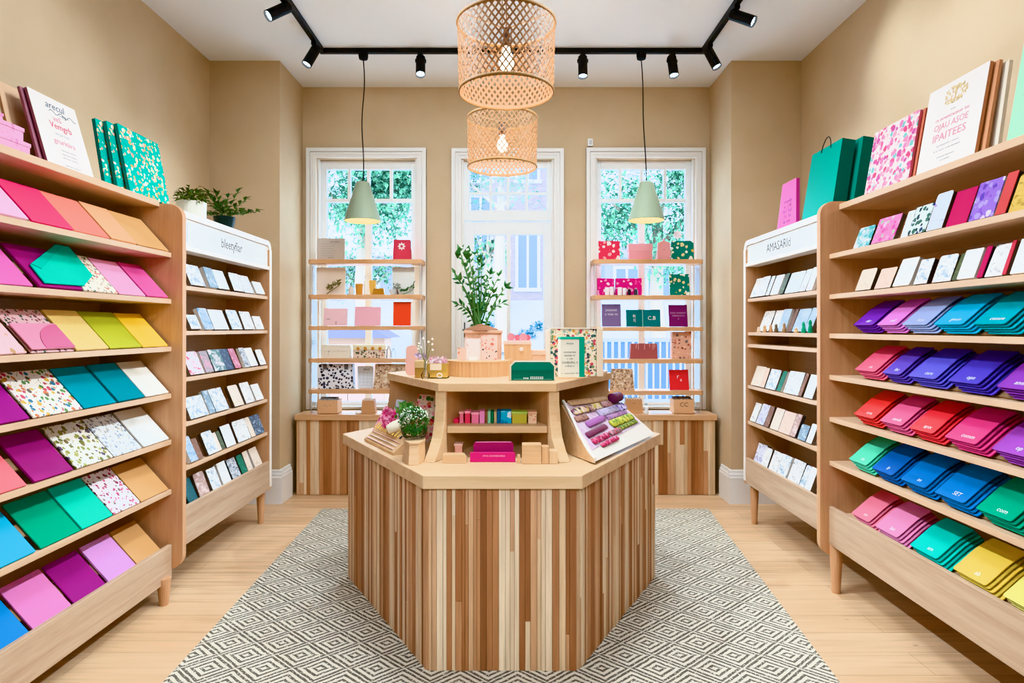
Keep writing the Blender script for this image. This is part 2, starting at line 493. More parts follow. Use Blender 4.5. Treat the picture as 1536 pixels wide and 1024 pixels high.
# ------------------------------------------------------------------ slatted window benches
def slat_mat():
    t = NT('mixed_wood_slats'); g = t.n('NewGeometry')
    v = t.coords((26, 26, 1.4))
    n = t.n('TexNoise', i_Scale=1.6, i_Detail=5.0, i_Roughness=0.6); t.l(v, n.inputs['Vector'])
    base = t.ramp(g.outputs['Random Per Island'], [(0.0, hx('#8A5A34')), (0.16, hx('#A87246')), (0.36, hx('#BE8C5E')), (0.52, hx('#D0A57A')), (0.70, hx('#DDBC90')), (1.0, hx('#EDD6B2'))])
    gr = t.ramp(n.outputs['Fac'], [(0.28, (0.70, 0.66, 0.62, 1)), (0.66, (1.05, 1.04, 1.03, 1))])
    mx = t.n('MixRGB', blend_type='MULTIPLY'); mx.inputs[0].default_value = 1.0
    t.l(base, mx.inputs[1]); t.l(gr, mx.inputs[2]); t.l(mx.outputs[0], t.b.inputs['Base Color'])
    t.b.inputs['Roughness'].default_value = 0.5
    return t.m
SLAT = slat_mat()
COUNTER = wood('counter_maple', '#E2C296', '#CFA877', 'x', 0.42, 0.8)
COREW = wood('bay_wood', '#D3AB7C', '#BC9163', 'z', 0.5)
def clad(p0, p1, z0, z1, rng, wmin=0.012, wmax=0.032, depth=0.012, joints=0.25):
    """vertical slats along the face from p0 to p1; outward normal to the right of the walk"""
    m = MB(); p0, p1 = Vector(p0), Vector(p1); e = p1 - p0; L = e.length; e.normalize(); nn = Vector((e.y, -e.x))
    s = 0.0
    while s < L - 1e-4:
        w = min(rng.uniform(wmin, wmax), L - s)
        if L - s - w < wmin * 0.7: w = L - s
        d = depth * rng.uniform(0.7, 1.0)
        M = frame((p0.x + e.x * s, p0.y + e.y * s, 0), (e.x, e.y, 0), (nn.x, nn.y, 0), (0, 0, 1)) if False else None
        cuts = [z0, z1]
        if rng.random() < joints: cuts.insert(1, z0 + (z1 - z0) * rng.uniform(0.15, 0.85))
        for k in range(len(cuts) - 1):
            a = p0 + e * (s + 0.0007); bq = p0 + e * (s + w - 0.0007)
            dd = d * (1 if k == 0 else rng.uniform(0.85, 1))
            q = [a, bq, bq + nn * dd, a + nn * dd]
            m.prism([(v.x, v.y) for v in q][::-1], cuts[k], cuts[k + 1] - 0.0006, 'xy')
        s += w
    return m
rng = random.Random(3)
BW = wood('bench_top_wood', '#D9B184', '#C4966A', 'x', 0.45)
def bench(x0, x1, lab):
    yf = 5.065
    t = thing('window_bench', lab, 'bench', ((x0 + x1) / 2, 5.2, 0), 'slatted benches under the windows')
    build('bench_body', MB().box(x0 + 0.012, x1 - 0.012, yf + 0.014, YB - 0.04, 0.004, 0.605), paint('#8A6238', 0.6), t)
    build('slat_cladding', clad((x0 + 0.012, yf + 0.014), (x1 - 0.012, yf + 0.014), 0.004, 0.605, rng, 0.018, 0.042), SLAT, t)
    build('bench_top', MB().box(x0, x1, yf - 0.012, YB - 0.036, 0.606, 0.652), BW, t, bevel=0.004)
bench(-1.755, -0.66, 'slat-fronted wooden window bench below the shelves with the orange card')
bench(0.56, 1.655, 'slat-fronted wooden window bench below the shelves with the teal folder')
# ================================================================== display racks along the side walls
RW = wood('rack_oak', '#D0A47A', '#BB8B60', 'z', 0.45)       # upright panels
RS = wood('rack_oak_shelf', '#D8B896', '#C6A07A', 'y', 0.45)   # shelves, along the wall
RE = wood('rack_front', '#C9AE8E', '#AC8C6E', 'y', 0.5)
BIRCH = paint('#EFE4D6', 0.45, 'pale_birch_edge')
HEAD = paint('#ECE7DE', 0.5, 'header_white')
INK = paint('#57504A', 0.6, 'sign_ink')

def side_panel(parent, y0, y1, xb, xf, z0, z1, r=0.07, mats=None, name='side_panel'):
    s = 1 if xf > xb else -1
    pts = rounded(min(xb, xf), max(xb, xf), z0, z1, r, 6, (0, 1, 1, 0) if s > 0 else (1, 0, 0, 1))
    return build(name, MB().prism(pts, y0, y1, 'xz', 0, 1), mats or [RW, RW], parent, bevel=0.002)
def taper_leg(parent, x, y, top, r0=0.03, r1=0.02):
    m = MB().lathe([(r1, 0.0), (r1 + 0.001, 0.004), (r0, top * 0.8), (r0, top)], (x, y, 0), 16)
    return build('leg', m, RW, parent, smooth=False)

def near_rack(side, name, lab, zs, xf, xb, xs, y0, y1, ztop, top_x, panel, feet, ang, run, div_top, div_bot, div_f, flat):
    """one tall rack: side -1 faces +x. zs: upper faces of the shelves, xs: shelf front, panel: (z0, z1)"""
    t = thing(name, lab, 'display rack', (xb, (y0 + y1) / 2, 0))
    s = -side
    bx = lambda a, b, ya, yb, za, zb: MB().box(min(a, b), max(a, b), ya, yb, za, zb)
    side_panel(t, y1, y1 + 0.035, xb, div_f, div_bot, div_top)
    side_panel(t, y0 - 0.035, y0, xb, div_f, div_bot, div_top)
    xbk = xs - s * 0.36
    build('back_panel', bx(xbk - s * 0.012, xbk, y0, y1, panel[0], ztop - 0.03), RS, t)
    build('top_shelf', bx(xb, top_x, y0 - 0.02, y1 - 0.001, ztop - 0.03, ztop), RS, t, bevel=0.003)
    for k, z in enumerate(zs):
        last = k == len(zs) - 1
        zz = z - (0.028 if last else 0.0)
        build('shelf', bx(xbk + s * 0.001, xs if not last else xs - s * 0.022, y0 + 0.001, y1 - 0.001, zz - 0.024, zz), RS, t, bevel=0.002)
        if k in flat: continue
        x = xs - s * (0.012 if not last else 0.034); L = run + 0.02
        M = lean_frame(side, (x, (y0 + y1) / 2, zz + 0.0012), ang)
        w = (y1 - y0) / 2 - 0.004
        build('slanted_ledge', MB().box(-w + 0.02, w - 0.15 * (side > 0) - 0.02, 0.07, 0.125, -0.009, -0.002) if side < 0 else MB().box(-w + 0.24, w - 0.02, 0.03, L - 0.03, -0.022, -0.015), paint('#8A6C4C', 0.6), t, M=M)  # darkened paint stands in for the shade in the gaps between cards
    build('front_panel', bx(xs - s * 0.02, xs + s * 0.002, y0 + 0.001, y1 - 0.001, panel[0], panel[1]), RE, t, bevel=0.003)
    for (x, y, zt) in feet: taper_leg(t, x, y, zt)
    return t
ZA = [1.726, 1.495, 1.258, 1.025, 0.794, 0.546, 0.265]
ZC = [1.728, 1.522, 1.322, 1.110, 0.896, 0.672, 0.432]
rackA = near_rack(-1, 'card_display_rack', 'tall oak rack of sloping shelves filled with square coloured cards', ZA, -1.68, -2.30, -1.70, 1.45, 3.13, 1.985, -1.76,
          (0.10, 0.272), [(-1.70, 3.06, 0.13), (-1.70, 1.52, 0.13), (-2.24, 3.06, 0.13), (-2.24, 1.52, 0.13)], 48, 0.21, 1.972, 0.145, -1.645, ())
rackC = near_rack(1, 'envelope_display_rack', 'tall oak rack of sloping shelves holding colourful stacks of envelopes', ZC, 1.62, 2.20, 1.625, 1.45, 3.21, 1.985, 1.675,
          (0.245, 0.440), [(1.655, 3.20, 0.25), (1.655, 1.52, 0.25), (2.14, 3.20, 0.25), (2.14, 1.52, 0.25)], 36, 0.19, 2.0, 0.185, 1.578, (0, 1))

def far_cabinet(side, name, lab, zs, xf, xb, y0, y1, z0, z1, head, panel, foot_y, sign, extra=None):
    t = thing(name, lab, 'card cabinet', (xb, (y0 + y1) / 2, 0))
    s = -side
    bx = lambda a, b, ya, yb, za, zb: MB().box(min(a, b), max(a, b), ya, yb, za, zb)
    # one bent shell: far side panel, rounded shoulder and top board
    r = 0.06
    for (ya, yb, nm) in ((y0, y0 + 0.014, 'side_panel'), (y1 - 0.034, y1, 'side_panel')):
        build(nm, bx(xb, xf, ya, yb, z0, z1 - 0.034 if nm == 'side_panel' and ya == y0 else z1 - r), [RW], t, bevel=0.002)
    pts = [(y0, z1 - 0.033), (y0, z1)] + [(y1 - r + r * math.cos(a), z1 - r + r * math.sin(a)) for a in [math.radians(90 - 15 * k) for k in range(7)]]
    pts += [(y1 - r + (r - 0.033) * math.cos(a), z1 - r + (r - 0.033) * math.sin(a)) for a in [math.radians(15 * k) for k in range(7)]]
    build('top_board', MB().prism(pts, min(xb, xf), max(xb, xf), 'yz', 0), [BIRCH], t)
    build('edge_band', bx(xf, xf + s * 0.003, y1 - 0.034, y1, z0 + 0.02, z1 - r), BIRCH, t)
    hb = build('header_board', bx(xf - s * 0.03, xf - s * 0.012, y0 + 0.015, y1 - 0.035, head[0] + 0.014, head[1]), HEAD, t)
    build('header_rail', bx(xf - s * 0.09, xf, y0 + 0.015, y1 - 0.035, head[0] - 0.01, head[0] + 0.013), BIRCH, t, bevel=0.002)
    M = lean_frame(side, (xf - s * 0.0115, (y0 + y1) / 2 + sign[2], (head[0] + head[1]) / 2 + 0.005), 90)
    text(sign[0], sign[1], INK, hb, M, w=sign[3])
    xbk = xf - s * 0.30
    build('back_panel', bx(xbk - s * 0.012, xbk, y0 + 0.015, y1 - 0.035, panel[0], z1 - 0.04), RS, t)
    for z in zs: build('shelf', bx(xbk, xf - s * 0.012, y0 + 0.0145, y1 - 0.0345, z - 0.022, z), RS, t, bevel=0.002)
    zb = panel[1] - 0.03
    build('shelf', bx(xbk, xf - s * 0.022, y0 + 0.0145, y1 - 0.0345, zb - 0.022, zb), RS, t)
    build('front_panel', bx(xf - s * 0.021, xf, y0 + 0.0145, y1 - 0.0345, panel[0], panel[1]), RE, t, bevel=0.003)
    for x in (xf - s * 0.05, xb + s * 0.08):
        for y in ((foot_y,) if abs(x - xf) < 0.1 else (y0 + 0.06, foot_y)): taper_leg(t, x, y, panel[0] + 0.01, 0.028, 0.018)
    return t, zb
ZB = [1.572, 1.335, 1.092, 0.857, 0.627]
ZD = [1.553, 1.322, 0.955, 0.707]
cabB, zbB = far_cabinet(-1, 'greeting_card_cabinet', 'oak card cabinet with white header board, topped by two potted plants', ZB, -1.69, -2.30, 3.18, 4.40, 0.225, 1.955, (1.765, 1.921), (0.227, 0.425), 4.34, ('bleetyfiar', 0.08, 0.02, 0.95))
sw = MB(); M = lean_frame(-1, (-1.6955, 3.235, 1.845), 90)
sw.box(-0.03, 0.03, -0.05, 0.05, 0, 0.004, M=M); build('wall_plate', sw, paint('#D6D9DB', 0.4), cabB)
build('plate_slot', MB().box(-0.008, 0.008, -0.02, 0.02, 0.004, 0.007, M=M), paint('#B9BEC4', 0.4), [o for o in cabB.children if o.name.startswith('wall_plate')][0])
cabD, zbD = far_cabinet(1, 'greeting_card_cabinet', 'oak card cabinet with white header board, topped by the small hot pink bag', ZD, 1.625, 2.20, 3.26, 4.39, 0.27, 1.955, (1.785, 1.921), (0.275, 0.452), 4.33, ('AMASARId', 0.08, 0.03, 0.95))
build('shelf', MB().box(1.637, 1.925, 3.2745, 4.3555, 1.218, 1.24), RS, cabD, bevel=0.002)

# ------------------------------------------------------------------ square cards on the card rack
WHITE = '#F1EEE8'
P_DITSY = floral('ditsy_cream', '#EFE3CC', ['#6B5A4A', '#8C6B50', '#C9705A', '#5A6A55', '#B08A63'], 60, 0.36)
P_DITSYP = floral('ditsy_pink', '#E9C4C2', ['#6B4A4A', '#8C4A50', '#4A5A45', '#B06A63'], 60, 0.36)
P_MULTI = floral('multi_floral', '#F1E7D8', ['#C2703E', '#5B7A3A', '#3F6F86', '#B5485A', '#C9A23A', '#6B5A4A'], 48, 0.42, '#8A8A50')
P_OLIVE = floral('olive_floral', '#F0EADB', ['#6E6E2A', '#8C8A3C', '#5A4A5A', '#A09A50', '#7A6A3A'], 44, 0.42, '#A8A05A')
P_GREYF = floral('grey_floral', '#EFEDE8', ['#A9A8AE', '#B9B3AA', '#8E949C', '#C9BFA8'], 60, 0.40)
P_PINKD = floral('pink_ditsy_white', '#F3E8E6', ['#B0436A', '#C9627F', '#7A5A50', '#8A3A55'], 58, 0.36)
P_GOLD = speckle('gold_glitter', '#DDB95A', '#F2D68C', 520, 0.35)
KRAFT = paint('#C9995F', 0.65, 'kraft_paper')
rows_A = [
    (1, [(3.115, 2.855, KRAFT, 'plain kraft brown'), (2.85, 2.665, paint('#EDB27C', 0.6), 'light peach'), (2.66, 2.445, paint('#F98B70', 0.6), 'coral'), (2.44, 2.225, paint('#E02A66', 0.6), 'hot pink'), (2.21, 1.98, paint('#F2BBD3', 0.6), 'pale pink'), (1.97, 1.76, paint('#E86AA0', 0.6), 'rose pink')]),
    (2, [(3.105, 2.925, paint('#DB5C9C', 0.6), 'deep pink'), (2.92, 2.725, paint('#F0AACB', 0.6), 'light pink'), (2.715, 2.50, P_DITSY, 'cream ditsy floral'), (2.49, 2.26, paint('#8C1163', 0.6), 'plum'), (2.235, 2.01, paint('#DF66AE', 0.6), 'orchid pink'), (2.0, 1.79, paint('#C85AA8', 0.6), 'mauve')]),
    (3, [(3.11, 2.90, paint('#F8CB22', 0.6), 'golden yellow'), (2.89, 2.66, paint('#A3A01B', 0.6), 'olive green'), (2.65, 2.455, P_GOLD, 'gold glitter'), (2.445, 2.225, P_DITSYP, 'pink ditsy floral'), (2.205, 1.98, floral('pale_pink_sprig', '#F0C6C6', ['#B0885A', '#C99A6A', '#EFC9C9', '#F0C6C6', '#F0C6C6'], 34, 0.34), 'pale pink sprigged'), (1.97, 1.76, P_DITSY, 'cream flowered')]),
    (4, [(3.115, 2.92, paint('#EAE2D3', 0.6), 'ivory'), (2.91, 2.715, paint('#03737F', 0.6), 'dark teal'), (2.705, 2.50, paint('#047986', 0.6), 'deep teal'), (2.49, 2.235, P_MULTI, 'multicoloured floral'), (2.215, 1.98, paint('#8D0D74', 0.6), 'dark magenta'), (1.97, 1.76, paint('#C03A8A', 0.6), 'raspberry')]),
    (5, [(3.115, 2.90, paint('#E9E5DC', 0.6), 'off-white'), (2.89, 2.69, P_GREYF, 'pale grey floral'), (2.68, 2.455, P_OLIVE, 'olive and cream floral'), (2.435, 2.235, paint('#8B0C66', 0.6), 'plum'), (2.205, 1.98, paint('#F66F77', 0.6), 'coral red'), (1.97, 1.76, paint('#F59AA0', 0.6), 'salmon')]),
    (6, [(3.115, 2.885, KRAFT, 'plain kraft brown'), (2.875, 2.685, P_PINKD, 'white and berry ditsy'), (2.675, 2.485, paint('#12B492', 0.6), 'turquoise green'), (2.48, 2.27, paint('#078A5D', 0.6), 'emerald green'), (2.245, 2.02, paint('#08A9CF', 0.6), 'cyan blue'), (2.01, 1.80, paint('#2A8FC9', 0.6), 'sky blue')]),
    (7, [(3.10, 2.905, KRAFT, 'plain kraft brown'), (2.895, 2.70, paint('#DD9BD8', 0.6), 'lilac pink'), (2.685, 2.49, paint('#8B076F', 0.6), 'dark magenta'), (2.475, 2.275, paint('#E281BC', 0.6), 'candy pink'), (2.255, 2.04, paint('#0A79C0', 0.6), 'royal blue'), (2.03, 1.82, paint('#3A90D0', 0.6), 'light blue')]),
]
def side_of(c, w, L, t): return MB().prism(rounded(-w / 2, w / 2, 0, L, 0.003, 2), 0, t, 'xy')
ROWN = ['top', 'second', 'third', 'fourth', 'fifth', 'sixth', 'lowest']
for row, cards in rows_A:
    z = ZA[row - 1]; zz = z - (0.028 if row == 7 else 0); x = -1.70 - (0.010 if row < 7 else 0.032)
    for k, (ya, yb, mat, col) in enumerate(cards):
        w = ya - yb - 0.002; th = 0.006 + 0.002 * ((k * 7 + row) % 3)
        M = lean_frame(-1, (x, (ya + yb) / 2, zz + 0.0015), 48)
        o = build('square_card', side_of(None, w, 0.212, th), mat, M=M, bevel=0.0012, seg=1)
        tag(o, f'{col} card, {ORD[k]} from far end, {ROWN[row - 1]} row of the square-card rack', 'card', 'square cards on the sloping card rack')
# loose envelopes lying over the cards
M = lean_frame(-1, (-1.712 + 0.010, 0, ZA[1] + 0.0125), 48)
e = thing('loose_envelope', 'open teal envelope lying askew over the plum card on the square-card rack', 'envelope', M=M @ Matrix.Translation((2.44, 0, 0)))
hexa = [(2.284, 0.006), (2.500, 0.012), (2.618, 0.080), (2.634, 0.245), (2.548, 0.240), (2.293, 0.097)]
build('body', MB().prism(hexa, 0, 0.006, 'xy', 0), paint('#0CB294', 0.5), e, M=M, bevel=0.0015)
build('flap', MB().prism([(2.296, 0.099), (2.547, 0.2385), (2.592, 0.241), (2.330, 0.078)], 0.0064, 0.0088, 'xy'), paint('#0BA286', 0.5), e, M=M)
M = lean_frame(-1, (-1.712 + 0.009, 2.33, ZA[2] + 0.011), 48) @ Matrix.Translation((0, 0.002, 0.002))
e = thing('loose_envelope', 'dusty pink envelope with curved flap over a pink ditsy floral card', 'envelope', M=M)
build('body', MB().prism(rounded(-0.11, 0.11, 0.0, 0.125, 0.004, 2), 0, 0.006, 'xy'), paint('#DB8FA4', 0.5), e, M=M, bevel=0.001)
fl = [(-0.02 - 0.0, 0.002), (0.108, 0.002)] + [(0.108 - 0.128 * math.sin(math.radians(a)) ** 1.0, 0.118 * (1 - math.cos(math.radians(a))) ** 0.6 if False else 0.118 * math.cos(math.radians(a))) for a in range(0, 91, 10)]
build('flap', MB().prism([(0.108, 0.118)] + [(0.108 - 0.15 * math.sin(math.radians(a)), 0.118 - 0.116 * (1 - math.cos(math.radians(a)))) for a in range(0, 91, 9)] + [(0.108, 0.002)], 0.0065, 0.0085, 'xy'), paint('#B9607F', 0.5), e, M=M)

# ------------------------------------------------------------------ envelope stacks on the envelope rack
def curved_sheet(w, L, th, r=0.008):
    """an envelope that eases back from steep to flatter; profile in (up-slope, normal)"""
    prof = [(0.0, 0.0), (0.2, 0.002), (0.4, 0.006), (0.6, 0.009), (0.8, 0.008), (1.0, 0.003)]
    m = MB(); cols = [-w / 2, -w / 2 + r * 0.3, -w / 2 + r, w / 2 - r, w / 2 - r * 0.3, w / 2]
    ins = {0: r, 1: r * 0.3, 2: 0, 3: 0, 4: r * 0.3, 5: r}
    n = len(prof); b = 0
    for top in (0, 1):
        for i, (s_, h) in enumerate(prof):
            for j, x in enumerate(cols):
                yy = s_ * L
                if i == 0: yy = ins[j]
                if i == n - 1: yy = L - ins[j]
                m.v.append((x, yy, h + (th if top else 0)))
    nc = len(cols); off = n * nc
    for i in range(n - 1):
        for j in range(nc - 1):
            a = i * nc + j
            m.f.append((a, a + nc, a + nc + 1, a + 1)); m.m.append(0)
            a += off
            m.f.append((a, a + 1, a + nc + 1, a + nc)); m.m.append(0)
    ring = [j for j in range(nc)] + [i * nc + nc - 1 for i in range(1, n)] + [(n - 1) * nc + j for j in range(nc - 2, -1, -1)] + [i * nc for i in range(n - 2, 0, -1)]
    for k in range(len(ring)):
        a, c = ring[k], ring[(k + 1) % len(ring)]
        m.f.append((a, c, c + off, a + off)); m.m.append(0)
    return m
def px2y(px, x=1.60): return x * F / (px - CX)
stacks = [
    (3, [(1278, 1312, '#6A2C9E', 'purple', 'dur'), (1314, 1348, '#D47CC8', 'orchid pink', 'mill'), (1351, 1394, '#A9B4E0', 'pale lavender', 'liana'), (1399, 1450, '#19A5CE', 'cyan blue', 'gnem'), (1458, 1515, '#06929F', 'teal', 'cemse')]),
    (4, [(1280, 1316, '#E5617F', 'rose pink', 'ria'), (1322, 1353, '#5C46A6', 'violet', 'for'), (1361, 1408, '#5F56BE', 'periwinkle violet', 'cure'), (1420, 1474, '#4F3FA8', 'indigo violet', 'opn'), (1494, 1552, '#7E3A9C', 'bright purple', 'anelu')]),
    (5, [(1278, 1314, '#E23A34', 'scarlet', 'sera'), (1318, 1356, '#E0658F', 'rose', 'canda'), (1362, 1404, '#E0393F', 'crimson', 'aptx'), (1415, 1470, '#D6437F', 'magenta rose', 'comm'), (1486, 1552, '#9347A6', 'amethyst', 'op')]),
    (6, [(1272, 1302, '#6CC79C', 'mint green', 'ao'), (1306, 1342, '#14509C', 'navy blue', 'fr'), (1349, 1392, '#0B60A8', 'royal blue', 'ae'), (1400, 1452, '#0A68B0', 'bright blue', 'SET'), (1462, 1525, '#0A8C62', 'emerald green', 'com')]),
    (7, [(1276, 1306, '#EB7F95', 'salmon pink', 'no'), (1311, 1350, '#E58BB5', 'pink', 'lun'), (1360, 1414, '#1FB39F', 'turquoise', 'am'), (1424, 1490, '#E8C548', 'golden yellow', 'ab'), (1502, 1575, '#E8D96A', 'pale yellow', 'wel')]),
]
WINK = paint('#F4F1EE', 0.5, 'white_print')
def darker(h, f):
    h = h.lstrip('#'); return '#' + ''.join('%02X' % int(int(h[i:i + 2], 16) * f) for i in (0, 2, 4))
for row, lst in stacks:
    z = ZC[row - 1]; zz = z - (0.028 if row == 7 else 0)
    xs_ = 1.625 + (0.014 if row < 7 else 0.036)
    L = 0.19
    for k, (pa, pb, colh, cname, logo) in enumerate(lst):
        yfar, ynear = px2y(pa, xs_ - 0.01), px2y(pb, xs_ - 0.01)
        w = min(yfar - ynear, 0.19) * 0.86; yc = (yfar + ynear) / 2 + 0.022
        nlay = 5
        mesh_top = None
        for q in range(nlay):
            top = q == nlay - 1
            up = 0.0045 + q * 0.0066
            y = yc - (nlay - 1 - q) * 0.0128
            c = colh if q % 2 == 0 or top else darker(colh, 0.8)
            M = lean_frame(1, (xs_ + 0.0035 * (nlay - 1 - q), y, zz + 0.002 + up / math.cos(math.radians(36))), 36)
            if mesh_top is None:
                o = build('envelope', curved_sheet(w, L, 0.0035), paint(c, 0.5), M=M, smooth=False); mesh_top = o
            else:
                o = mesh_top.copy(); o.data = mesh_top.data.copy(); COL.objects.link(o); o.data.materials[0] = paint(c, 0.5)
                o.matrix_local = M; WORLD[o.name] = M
            if top:
                tag(o, f'{cname} envelope topping {ORD[k]} stack from far end, {ROWN[row - 1]} shelf of envelope rack', 'envelope', 'top envelopes of the stacks on the envelope rack')
                lx = w * 0.13 if len(logo) > 3 else w * 0.08
                text(logo, 0.026, WINK, o, M @ Matrix.Translation((w * 0.12, 0.028, 0.0056)) @ Matrix.Rotation(math.radians(3.0), 4, 'X'), ext=0.0003)
            else:
                tag(o, f'{cname} envelope beneath the top one in {ORD[k]} stack, {ROWN[row - 1]} shelf of envelope rack', 'envelope', f'{cname} envelopes under the top of {ORD[k]} stack, {ROWN[row - 1]} envelope shelf')

# ------------------------------------------------------------------ standing greeting cards and books
PALE = [printed('print_blue', '#F3EEE6', '#93A7B8', 26, 0.56, 0.05), printed('print_grey', '#F4EFE7', '#A9A39E', 34, 0.58, 0.04), printed('print_white', '#F5F0E8', '#C3B6A6', 30, 0.62, 0.04)]
PM = {
    'white': PALE[1], 'blank': PALE[2], 'blue': PALE[0],
    'watercolour': printed('print_watercolour', '#E8EEF2', '#6F97B8', 14, 0.5, 0.12),
    'slate': printed('print_slate', '#7D8B94', '#D5DADB', 22, 0.58, 0.06),
    'navy': printed('print_navy', '#3B4658', '#8C98A8', 30, 0.62, 0.05),
    'teal': printed('print_teal', '#2E5557', '#6F8C88', 30, 0.66, 0.04),
    'green': printed('print_dgreen', '#2F6B50', '#4E8A6A', 20, 0.6, 0.06),
    'olive': printed('print_olive', '#4E5233', '#7C8058', 20, 0.6, 0.06),
    'rose': printed('print_rose', '#B06A78', '#E3C2C6', 24, 0.6, 0.05),
    'pinkred': printed('print_pinkred', '#F0E4E4', '#C94A66', 18, 0.56, 0.05),
    'greypink': printed('print_greypink', '#8C8480', '#C98A98', 18, 0.55, 0.08),
    'photo': printed('print_photo', '#54706A', '#D8C9C4', 14, 0.52, 0.06),
    'brown': printed('print_brown', '#7A5640', '#A07A5E', 20, 0.6, 0.06),
    'brownpink': printed('print_brownpink', '#A98878', '#D9C3B8', 20, 0.55, 0.06),
    'beige': printed('print_beige', '#E6D3BC', '#B99C80', 26, 0.62, 0.05),
    'peach': printed('print_peach', '#EBCDB4', '#D9A98C', 26, 0.62, 0.05),
    'pattern': printed('print_pattern', '#C9C8C8', '#77777D', 40, 0.52, 0.03),
    'darkpattern': printed('print_darkpattern', '#4A5568', '#A8B2BD', 44, 0.56, 0.03),
    'lilac': printed('print_lilac', '#EEEBF2', '#9A90B4', 26, 0.56, 0.05),
    'landscape': printed('print_landscape', '#DCE7F0', '#9DB7CB', 8, 0.52, 0.12),
    'leaf': printed('print_leaf', '#F3F1EC', '#97A07A', 28, 0.60, 0.04),
    'tealphoto': printed('print_tealphoto', '#4E9A9A', '#E4E0DC', 16, 0.5, 0.06),
    'pinkfloral': floral('print_pinkfloral', '#DE7FB4', ['#F0C4DA', '#C94A94', '#EFA6CB', '#8FAF7A'], 40, 0.42),
    'leafy': floral('print_leafy', '#D8DCD2', ['#23343A', '#3A5A4A', '#2A3A5A', '#E8E8E0'], 46, 0.5),
    'purpletop': printed('print_purpletop', '#ECEFF4', '#8C5AA8', 16, 0.62, 0.04),
    'crimson': paint('#A8124E', 0.4), 'red': paint('#B03040', 0.45),
    'purplefloral': floral('print_purplefloral', '#8A62B8', ['#5A3A96', '#B49AD8', '#EBD9E6', '#7A4AA8'], 40, 0.46),
    'gold': printed('print_gold', '#C9A548', '#8F7426', 30, 0.55, 0.04),
    'spine': paint('#B5403C', 0.5),
}
SIDEM = [paint('#4C3B2E', 0.6), paint('#6B5B4C', 0.6), paint('#D8CDBE', 0.6), paint('#3E3A38', 0.6)]
NAMEOF = {'white': 'white sketched', 'blank': 'plain white', 'blue': 'pale blue printed', 'watercolour': 'blue watercolour', 'slate': 'slate grey photo', 'navy': 'dark navy', 'teal': 'dark teal', 'green': 'dark green',
          'olive': 'dark olive', 'rose': 'dusty rose', 'pinkred': 'white and pink-red', 'greypink': 'grey and pink', 'photo': 'dark green photo', 'brown': 'brown', 'brownpink': 'brownish pink', 'beige': 'beige', 'peach': 'peach',
          'pattern': 'grey patterned', 'darkpattern': 'dark blue patterned', 'lilac': 'white and lilac', 'landscape': 'pale blue landscape', 'leaf': 'white leaf-printed', 'tealphoto': 'teal photo', 'pinkfloral': 'pink floral', 'leafy': 'dark leafy',
          'purpletop': 'white purple-topped', 'crimson': 'crimson', 'red': 'red', 'purplefloral': 'purple floral', 'gold': 'gold', 'spine': 'red-spined'}
def standing(side, name, where, cat, z, x, lst, ang, h0, group, thick=0.022, jit=0.0):
    """greeting cards standing on a shelf, from the near end or far end as listed; each (px0, px1, kind[, height])"""
    r2 = random.Random(int(z * 1000))
    for k, it in enumerate(lst):
        pa, pb, kind = it[:3]; h = (it[3] if len(it) > 3 else h0) * r2.uniform(0.96, 1.03)
        ya, yb = sorted((abs(x) * F / abs(pa - CX), abs(x) * F / abs(pb - CX)))
        w = yb - ya - 0.003; t = thick * r2.uniform(0.7, 1.2)
        M = lean_frame(side, (x - math.copysign(0.0, x), (ya + yb) / 2, z + 0.001), ang + r2.uniform(-2, 2))
        rr = 0.012 if (k + int(z * 100)) % 4 == 0 else 0.003
        m = MB().prism(rounded(-w / 2, w / 2, 0, h, rr, 3, (0, 0, 1, 1)), 0, t * 0.86, 'xy', 0)
        root = thing(name, f'{NAMEOF[kind]} {cat}, {ORD[k]} from {where}', cat, M=M, group=group)
        build('card_block', m, SIDEM[(k * 5 + int(z * 100)) % 4], root, M=M)
        build('cover', MB().prism(rounded(-w / 2, w / 2, 0.0005, h + 0.001, rr, 3, (0, 0, 1, 1)), t * 0.86 + 0.0005, t, 'xy', 0), PM[kind], root, M=M)
xb = -1.69 - 0.035
GB = 'greeting cards in the plant-topped cabinet'
def PB(row): return f'near end, {row} row of the plant-topped cabinet'
standing(-1, 'greeting_card', PB('top'), 'card', ZB[0], xb, [(281, 303, 'blue'), (309, 322, 'slate'), (323, 339, 'blank'), (346, 361, 'white'), (364, 378, 'white'), (380, 393, 'blank', .085)], 68, 0.12, GB)
standing(-1, 'greeting_card', PB('second'), 'card', ZB[1], xb, [(281, 296, 'blue', .08), (302, 316, 'watercolour'), (318, 340, 'blank'), (344, 360, 'blue'), (363, 378, 'white'), (380, 392, 'white', .09)], 68, 0.125, GB)
standing(-1, 'greeting_card', PB('third'), 'card', ZB[2], xb, [(281, 302, 'pinkred'), (303, 315, 'greypink'), (317, 334, 'photo'), (335, 348, 'navy'), (349, 358, 'rose'), (364, 372, 'pattern'), (373, 384, 'blank'), (386, 395, 'white', .11)], 68, 0.13, GB)
standing(-1, 'greeting_card', PB('fourth'), 'card', ZB[3], xb, [(281, 308, 'blue', .115), (311, 320, 'slate'), (321, 340, 'blue'), (348, 362, 'beige'), (366, 379, 'white'), (381, 392, 'blank', .11)], 68, 0.135, GB)
standing(-1, 'greeting_card', PB('fifth'), 'card', ZB[4], xb, [(281, 292, 'watercolour'), (293, 301, 'brown', .12), (308, 323, 'blue'), (324, 329, 'beige', .11), (330, 335, 'olive', .11), (337, 351, 'blank'), (354, 373, 'white'), (374, 380, 'beige'), (381, 394, 'darkpattern')], 68, 0.135, GB)
